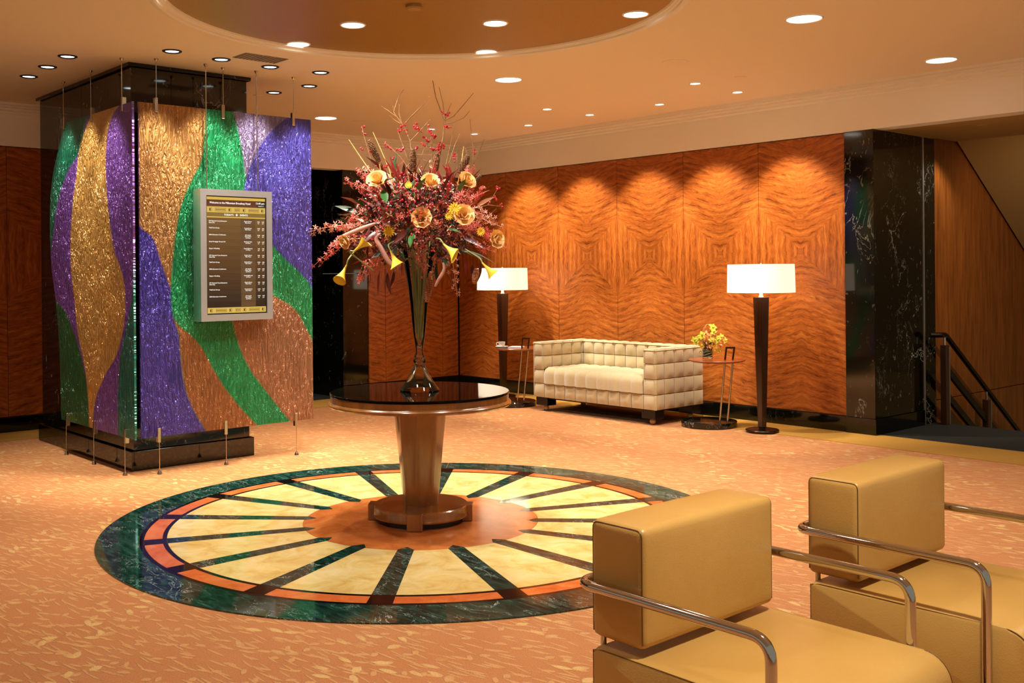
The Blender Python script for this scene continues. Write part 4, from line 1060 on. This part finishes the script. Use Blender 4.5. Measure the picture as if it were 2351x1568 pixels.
# dense small filler florets and buds inside the head
def filler(n, size, mat, lo, hi, seed):
    rr = random.Random(seed); bm = bmesh.new()
    for _ in range(n):
        th = rr.uniform(-1, 1); ph = rr.uniform(0, 2*pi); q = math.sqrt(1 - th*th); r = rr.uniform(lo, hi)
        c = CEN + Vector((cos(ph)*q*.385*r, sin(ph)*q*.32*r, th*r*(.27 if th > 0 else .31))); nrm = Vector((cos(ph)*q, sin(ph)*q, th)) + Vector((rr.uniform(-.6, .6), rr.uniform(-.6, .6), rr.uniform(-.4, .8))); nrm.normalize()
        u = nrm.orthogonal().normalized(); v = nrm.cross(u); s_ = size*rr.uniform(.6, 1.3)
        for j in range(4):
            a = pi/2*j + rr.uniform(-.3, .3); e = u*cos(a) + v*sin(a); g = nrm.cross(e)
            bm.faces.new([bm.verts.new(x) for x in (c, c + e*s_*.5 + g*s_*.22 + nrm*s_*.25, c + e*s_ + nrm*s_*rr.uniform(-.1, .5), c + e*s_*.5 - g*s_*.22 + nrm*s_*.25)])
    me = bpy.data.meshes.new('filler_florets'); bm.to_mesh(me); bm.free(); me.materials.append(F[mat]); o = link('filler_florets', me, None, fa); o['kind'] = 'stuff'
filler(700, .028, 'burg', .55, 1.0, 1); filler(260, .022, 'rust', .7, 1.03, 2); filler(320, .020, 'orchid', .8, 1.06, 3); filler(150, .020, 'pink', .85, 1.05, 4); filler(260, .028, 'dkgreen', .5, 1.0, 5)
# roses
def rose_mesh():
    bm = bmesh.new()
    for k in range(17):
        ring = 0 if k < 3 else (1 if k < 8 else 2); kk = (k, k-3, k-8)[ring]; nn = (3, 5, 9)[ring]
        a = 2*pi*kk/nn + ring*.6; r0 = (.009, .017, .026)[ring]; open_ = (.15, .45, .95)[ring]; hgt = (.050, .052, .046)[ring]; wd = (2.2, 1.6, 1.0)[ring]
        g = []
        for i in range(5):
            row = []
            for j in range(4):
                u, t = i/4*2 - 1, j/3
                aa = a + u*wd*.62*(1 - .25*t*t); rr = r0*(.35 + .65*min(1, t*1.6)) + open_*.018*t*t + (.004*u*u*t)
                row.append(bm.verts.new((rr*cos(aa), rr*sin(aa), hgt*t*(1 - .12*u*u) - open_*.010*t**3)))
            g.append(row)
        for i in range(4):
            for j in range(3): bm.faces.new((g[i][j], g[i+1][j], g[i+1][j+1], g[i][j+1]))
    bmesh.ops.rotate(bm, verts=bm.verts[:], cent=(0, 0, 0), matrix=Matrix.Rotation(-pi/2, 3, 'X'))   # opening towards +Y
    me = done(bm, 'rose', True, 80); me.materials.append(F['rose']); return me
RM = rose_mesh()
for X, Y, dx, dy, dz, s_ in ((555, 735, -.2, -.7, .55, 1.08), (905, 745, .1, -.7, .6, .95), (1145, 742, .5, -.6, .45, .98), (845, 985, .0, -1, .12, 1.05), (1120, 972, .25, -.9, .25, 1.1), (335, 1140, -.6, -.6, -.3, .75), (1335, 1130, .6, -.7, .1, .95)):
    o = link('rose', RM, None, fa); dd = Vector((dx, dy, dz)); aim(o, P(X, Y, -.30) - dd.normalized()*.03, dd, rnd.uniform(0, 6), s_*1.32)
# calla lilies
def calla_mesh():
    bm = bmesh.new(); n = 18; rows = []
    for j in range(8):
        t = j/7; row = []
        for i in range(n):
            a = 2*pi*i/n; r = .006 + .006*t + .030*t**2.4; lip = (.5 + .5*cos(a))
            y = .095*t + .035*t*t*lip; rr = r*(1 + .35*t**3*lip)
            row.append(bm.verts.new((rr*cos(a), y, rr*sin(a)*.9)))
        rows.append(row)
    for A, B in zip(rows, rows[1:]):
        for i in range(n): bm.faces.new((A[i], A[(i+1) % n], B[(i+1) % n], B[i]))
    b_tube(bm, [(0, .01, 0), (0, .075, .004)], [.005, .004], 8)
    me = done(bm, 'calla_lily', True, 80); me.materials.append(F['yellow']); return me
CM = calla_mesh()
for (X0, Y0), (X1, Y1), d, bend in (((395, 1200), (480, 1135), -.28, (520, 1330)), ((335, 1290), (285, 1405), -.2, (390, 1190)), ((640, 1200), (685, 1300), -.32, (665, 1135)), ((990, 1160), (1060, 1225), -.33, (940, 1120)), ((1245, 1285), (1310, 1355), -.24, (1130, 1190))):
    a, b = P(X0, Y0, d), P(X1, Y1, d - .03); o = link('calla_lily', CM, None, fa); aim(o, a, b - a, rnd.uniform(-1, 1), .9)
    c = P(*bend, d + .05); dirn = (b - a).normalized(); tube('calla_stem', smooth([c, a - dirn*.03 + Vector((0, 0, .01)), a, a + dirn*.012], 5), .0045, F['stem'], fa, 8)
# yellow daisies
def daisy_mesh():
    bm = bmesh.new()
    for ring, (n, L, tilt) in enumerate(((13, .036, .2), (11, .028, .6), (8, .018, 1.1))):
        for k in range(n):
            a = 2*pi*k/n + ring*.3; e = Vector((cos(a), 0, sin(a))); g = Vector((-sin(a), 0, cos(a))); up_ = Vector((0, 1, 0))
            bm.faces.new([bm.verts.new(x) for x in (Vector((0, .004*ring, 0)), e*L*.55 + g*L*.2 + up_*L*tilt*.4, e*L + up_*L*tilt, e*L*.55 - g*L*.2 + up_*L*tilt*.4)])
    me = bpy.data.meshes.new('yellow_daisy'); bm.to_mesh(me); bm.free(); me.materials.append(F['yellow']); return me
DM = daisy_mesh()
for X, Y, dx, dz, s_ in ((628, 1070, -.1, -.5, 1.1), (1065, 930, .1, .2, 1.2), (1030, 975, -.2, 0, .8), (762, 770, 0, .4, .7), (1233, 1080, .4, 0, .8)):
    o = link('yellow_daisy', DM, None, fa); aim(o, P(X, Y, -.31), Vector((dx, -1, dz)), 0, s_)
# seed spikes
def spike(a, b, r, mat, name='seed_spike'):
    bm = bmesh.new(); L = (b - a).length; d = (b - a).normalized(); n = 15; u = d.cross(Vector((0, 1, 0))).normalized(); v = d.cross(u)
    b_tube(bm, [a, a.lerp(b, .5), b], [r*.55, r*.75, r*.3], 8)
    for i in range(n):
        t = (i + .5)/n; rr = r*(sin(pi*(t*.85 + .12)))**.6
        for k in range(8):
            an = 2*pi*k/8 + i*.6; bmesh.ops.create_icosphere(bm, subdivisions=1, radius=r*.42*rnd.uniform(.7, 1.1), matrix=Matrix.Translation(a + d*L*t + (u*cos(an) + v*sin(an))*rr*.8))
    link(name, done(bm, name, True, 80), F[mat], fa)
for (x0, y0), (x1, y1), r in (((550, 590), (487, 445), .017), ((782, 655), (780, 510), .020), ((932, 655), (945, 540), .020), ((1100, 670), (1155, 555), .022), ((1150, 810), (1240, 690), .016)):
    spike(P(x0, y0, -.12), P(x1, y1, -.14), r, 'spike'); 
spike(P(905, 1340, -.14), P(865, 1545, -.12), .022, 'rust'); spike(P(1205, 1325, -.16), P(1190, 1420, -.16), .018, 'rust')
for s_, e in (((1150, 800), (1115, 870)), ((785, 650), (790, 860)), ((932, 650), (935, 860)), ((550, 590), (590, 800)), ((1100, 670), (1060, 860))): tube('spike_stem', [P(*s_, -.12), P(*e, -.08)], .004, F['straw'], fa, 6)
# long mottled pods
for pts, r in (([(535, 1020), (440, 1055), (310, 1105)], .013), ([(575, 1085), (545, 1120), (580, 1190), (625, 1270), (670, 1310), (672, 1340)], .015), ([(985, 1280), (990, 1330), (950, 1400), (930, 1440)], .010)):
    q = smooth([P(x, y, -.30) for x, y in pts], 6); n = len(q); tube('seed_pod', q, [r*max(.15, sin(pi*(i + 1.2)/(n + 1.4))**.5) for i in range(n)], F['pod'], fa, 10)
# stems inside the vase
for k in range(15):
    a = 2*pi*k/15 + rnd.uniform(-.2, .2); r1, r0 = rnd.uniform(.03, .078), rnd.uniform(.004, .016); tw_ = rnd.uniform(-.8, .8)
    zt_, zb_ = 1.70, TZ + .30 + rnd.uniform(0, .05)
    tube('stem', [(r0*cos(a + tw_), r0*sin(a + tw_), zb_), ((r0+r1)*.36*cos(a + tw_*.5), (r0+r1)*.36*sin(a + tw_*.5), 1.28), (r1*.62*cos(a), r1*.62*sin(a), 1.46), (r1*cos(a), r1*sin(a), zt_)], .0055, F['stem'], fa, 6)

# ------------------------------------------------------------------ small yellow arrangement on the right side table
fx, fy, fz = -1.145, 4.47, .6532
pot = thing('flower_pot', 'small dark leaf-lined glass pot under the yellow flowers on the right side table', 'pot', (fx, fy, fz))
lathe('pot_glass', [(0, 0), (.046, 0), (.048, .003), (.048, .115), (.045, .115), (.045, .012), (0, .012)], M['clearglass'], pot, 32)
lathe('leaf_lining', [(0, .016), (.0435, .016), (.0435, .112), (0, .112)], F['dkgreen'], pot, 32)
for k in range(4):
    bm = bmesh.new(); b_tube(bm, [(.0505*cos(a), .0505*sin(a), .03 + .012*k + .018*sin(a + k)) for a in [2*pi*i/20 for i in range(21)]], .0018, 5, False); link('grass_band', done(bm, 'grass_band', True), F['stem'], pot)
yf = thing('orchid_posy', 'low posy of yellow-green and peach orchids in the small dark pot', 'flowers', (fx, fy, fz), PSI)
def yp(px, py): return Vector(((px - 1630)/238., 0, (822 - py)/238.))
pet = {}
def orchid_mesh(m):
    bm = bmesh.new()
    for k in range(5):
        a = 2*pi*k/5 + .3; e = Vector((cos(a), 0, sin(a))); g = Vector((-sin(a), 0, cos(a))); L = .042 if k % 2 else .036
        c = [bm.verts.new(x) for x in (Vector((0, 0, 0)), e*L*.5 + g*L*.34 + Vector((0, .012, 0)), e*L + Vector((0, .004, 0)), e*L*.5 - g*L*.34 + Vector((0, .012, 0)))]; bm.faces.new(c)
    bmesh.ops.subdivide_edges(bm, edges=bm.edges[:], cuts=1, use_grid_fill=True)
    b_tube(bm, [(0, 0, 0), (0, .02, -.004), (0, .03, -.014)], [.006, .009, .004], 8)
    me = done(bm, 'orchid_bloom', True, 80); me.materials.append(m); return me
OMs = [orchid_mesh(leafmat('petal_lime', (176, 190, 50), (232, 226, 90))), orchid_mesh(leafmat('petal_lemon', (240, 210, 60), (252, 236, 130))), orchid_mesh(leafmat('petal_peach', (232, 140, 80), (248, 196, 130)))]
for k, (px, py) in enumerate([(1602, 783), (1615, 792), (1608, 775), (1630, 770), (1640, 760), (1636, 778), (1622, 765), (1648, 778), (1660, 772), (1666, 780), (1636, 792), (1646, 798), (1625, 785), (1655, 790), (1614, 768), (1640, 750), (1600, 778), (1631, 797)]):
    o = link('orchid_bloom', OMs[(0, 1, 0, 2, 0, 1, 2, 0, 1, 1, 1, 1, 2, 2, 0, 0, 0, 2)[k]], None, yf); p = yp(px, py); p.y = rnd.uniform(-.09, .0); dd = Vector((p.x*4, -1, (p.z - .16)*3)); aim(o, p, dd, rnd.uniform(0, 3), rnd.uniform(.85, 1.15))
for k in range(14):
    p = Vector((rnd.uniform(-.06, .06), rnd.uniform(-.06, .06), .115)); q = Vector((rnd.uniform(-.13, .13), rnd.uniform(-.08, .08), rnd.uniform(.14, .27)))
    tube('stem', [p*.6 + Vector((0, 0, .03)), p.lerp(q, .5) + Vector((0, 0, .03)), q], .0025, F['stem'], yf, 5)
for pts in ([(1612, 780), (1622, 752), (1630, 743), (1640, 752)], [(1618, 775), (1626, 748), (1634, 744), (1645, 760)]): tube('grass_loop', smooth([yp(*p_) for p_ in pts], 5), .002, F['straw'], yf, 5)
for k, (px, py) in enumerate([(1609, 806), (1655, 803), (1650, 806)]): o = link('orchid_bloom', OMs[0], None, yf); p = yp(px, py); p.y = -.07; aim(o, p, Vector((.1, -1, -.4)), 0, .5)
for k in range(12): o = link('leaf', LV[3], None, yf); aim(o, Vector((0, 0, .10)), Vector((rnd.uniform(-1, 1), rnd.uniform(-1, .5), rnd.uniform(.1, 1.1))), rnd.uniform(-1, 1), .7)

# ------------------------------------------------------------------ ceiling fixtures
def fixture(name, label, group, x, y, z, r, trim, lens, trim_w=.012, drop=.006):
    t = thing(name, label, 'ceiling light', (x, y, z), 0, group)
    lathe('trim_ring', [(r - .004, -.001), (r - .002, -drop*.6), (r + trim_w*.4, -drop), (r + trim_w, -drop*.5), (r + trim_w + .001, -.0005)], trim, t, 40)
    lathe('lens', [(0, -.0022), (r - .003, -.0022), (r - .003, -.0008), (0, -.0008)], lens, t, 40)
    return t
def spot(par, e, target, size, blend=.4, col=WARM, rad=.05, dz=-.03):
    l = bpy.data.lights.new('lamp_light', 'SPOT'); l.energy = e; l.color = col; l.spot_size = radians(size); l.spot_blend = blend; l.shadow_soft_size = rad
    o = bpy.data.objects.new('lamp_light', l); COL.objects.link(o); o.parent = par; o.location = (0, 0, dz)
    v = Vector(target) - (par.location + Vector((0, 0, dz))); o.rotation_euler = v.to_track_quat('-Z', 'Y').to_euler(); return o
GOLD = [(-.865, -1.191, 'leftmost bright light in the gold ceiling disc, cut by the top edge'), (-1.606 + .09, .10, 'bright light at the left rim of the gold disc, above the ceiling vent'), (-.794, .08, 'bright light inside the gold disc, left of its small detector'), (-.159, .796, 'bright light inside the gold disc, right of its small detector'), (.591, 1.409 - .06, 'rightmost bright light in the gold ceiling disc'), (-.864, 1.409 - .06, 'bright light at the far rim of the gold disc, nearest the bouquet')]
GOLD += [(.591, -1.19, 'bright light in the gold disc near the camera, unseen outside the picture'), (-.159, -.63, 'bright light in the gold disc near the camera side, unseen outside the picture'), (1.25, .10, 'bright light at the camera rim of the gold disc, unseen outside the picture')]  # unseen repeats of the disc lights, kept for the light they give
for x, y, lb in GOLD:
    zz = 3.178; t = fixture('recessed_light', lb, 'lights in the gold disc', x, y, zz, .078, M['white'], M['lens'], .010)
    if lb.startswith('bright light in the gold disc near'): spot(t, L_GOLD * 1.15, (0, 0, 1.75), 58, .7, NEUT, .06)  # unseen disc lights turned onto the bouquet to brighten it
    else: spot(t, L_GOLD * (.5 if 'outside' in lb else 1), (x, y, 0), 104, .7, NEUT, .06)
PIL = [(-2.823, -1.096, 'nearest black-rimmed light left of the pillar'), (-3.306, -1.079, 'middle black-rimmed light left of the pillar'), (-3.793, -1.064, 'farthest black-rimmed light left of the pillar'), (-2.175, -.569, 'leftmost black-rimmed light in the row before the pillar front'), (-2.217, -.151, 'black-rimmed light just left of the ceiling vent'), (-2.235, .282, 'black-rimmed light just right of the ceiling vent'), (-2.184, .719, 'rightmost black-rimmed light in the row before the pillar front'), (-2.755, .97, 'black-rimmed light behind the right end of the front row'), (-3.226, .894, 'black-rimmed light farthest back at the right side of the pillar')]
for i, (x, y, lb) in enumerate(PIL):
    t = fixture('recessed_spot', lb, 'black-rimmed spots around the pillar', x, y, ZC, .052, M['trimblack'], M['lens_cool'], .018, .010)
    tg = (x, -.76, 1.3) if i < 3 else ((-2.52, y, 1.3) if i < 7 else (x, .45, 1.2))
    spot(t, L_PIL * (.8 if i < 3 else 1), tg, 62, .7, NEUT, .04)
BIG = [(-4.237, 2.105, 'large round ceiling light right of the hanging glass pane'), (-1.475, 2.148, 'large round ceiling light above the bouquet twigs'), (1.283, 2.219, 'large round ceiling light near the top edge at right'), (1.239, 4.282, 'large round ceiling light beside the cornice at right')]
BIG += [(3.9, 2.2, 'added unseen ceiling light outside the picture at right'), (1.3, -2.6, 'added unseen ceiling light outside the picture near the camera'), (3.9, -1.2, 'added unseen ceiling light outside the picture above the chairs'), (-1.5, -3.4, 'added unseen ceiling light outside the picture at left')]  # unseen downlights added behind and beside the camera as fill light
for x, y, lb in BIG:
    t = fixture('round_downlight', lb, 'large round ceiling lights', x, y, ZC, .112, M['white'], M['lens'], .010)
    spot(t, L_BIG * (.45 if y < -2 else (.35 if y > 4 else (1.7 if y < -1 else (.6 if x > 3 else 1.0)))), (x, y, 0), 108, .7, NEUT, .10)
SML = [(-.609, 4.226, 'wall-side small light nearest the camera, beside the cornice', 1), (-1.492, 4.201, 'second wall-side small light from the right', 1), (-2.37, 4.152, 'third wall-side small light from the right', 1), (-3.308, 4.172, 'fourth wall-side small light from the right', 1), (-4.212, 4.163, 'wall-side small light seen behind a bare twig', 1),
       (-.582, 3.554, 'inner-row small light nearest the camera, by the small detector', 0), (-2.38, 3.531, 'inner-row small light in the middle, left of the wall row', 0), (-4.205, 3.504, 'inner-row small light behind the red berries', 0)]
for x, y, lb, wall in SML:
    t = fixture('small_downlight', lb, 'small lights along the veneer wall', x, y, ZC, .045, M['white'], M['lens'], .010, .008)
    if wall: spot(t, L_WASH, (x + .10, 5.03, 1.62), 62, .6, WARM, .035)
    else: spot(t, L_SEAT, (x*.8 - .4, 4.3, .4), 60, .6, NEUT, .04)
for x, y, r, lb in ((-3.549, -1.078, .045, 'small closed cap between the lights left of the pillar'), (-3.454, .86, .045, 'small closed cap at the right top corner of the pillar'), (-.126, 2.685, .108, 'large flush speaker disc in the plain ceiling'), (-.168, 3.627, .05, 'small detector cap near the cornice, right of a small light'), (-4.214, 2.546, .10, 'flush speaker disc left of the bouquet'), ):
    t = thing('ceiling_speaker' if r > .09 else 'ceiling_sensor', lb, 'ceiling speaker' if r > .09 else 'ceiling sensor', (x, y, ZC))
    lathe('cap_plate', [(0, -.006), (r*.8, -.006), (r, -.003), (r, -.0005), (0, -.0005)], M['ceiling'], t, 36)
t = thing('smoke_detector', 'small detector in the middle of the gold ceiling disc', 'detector', (-.131, .082, 3.178))
lathe('detector_body', [(0, -.03), (.04, -.028), (.05, -.018), (.05, -.0005), (0, -.0005)], M['hall_paint'], t, 32)
t = thing('ceiling_sensor', 'small dark cap in the hall ceiling above the stairs', 'ceiling sensor', (1.02, 5.55, ZS)); lathe('cap_plate', [(0, -.012), (.045, -.010), (.05, -.0005), (0, -.0005)], M['hall_paint'], t, 28)
vt = thing('ceiling_vent', 'grey rectangular air vent in the ceiling beside the gold disc', 'vent', (-1.992, .06, ZC))
box('vent_frame', -.102, .102, -.182, .182, -.004, -.0005, M['vent_grey'], vt)
for k in range(11): box('vent_slat', -.09, .09, -.168 + k*.0325, -.152 + k*.0325, -.008, -.0042, M['vent_grey'], vt)
hl = thing('recessed_light', 'small hall light over the marble pilaster beside the stairs', 'ceiling light', (.60, 6.182, ZS + .03))
lathe('lens', [(0, -.0022), (.02, -.0022), (.02, -.0008), (0, -.0008)], M['lens_cool'], hl, 28); spot(hl, L_HALL, (.5, 6.0, 0), 110, .6, NEUT, .04)
h2 = thing('recessed_light', 'added unseen hall light over the far stairs, outside the picture', 'ceiling light', (2.6, 5.7, ZS)); lathe('lens', [(0, -.0022), (.045, -.0022), (.045, -.0008), (0, -.0008)], M['lens'], h2, 28)  # unseen lamp added to brighten the stair wall
spot(h2, 110, (1.0, 8.5, .2), 110, .6, WARM, .05)
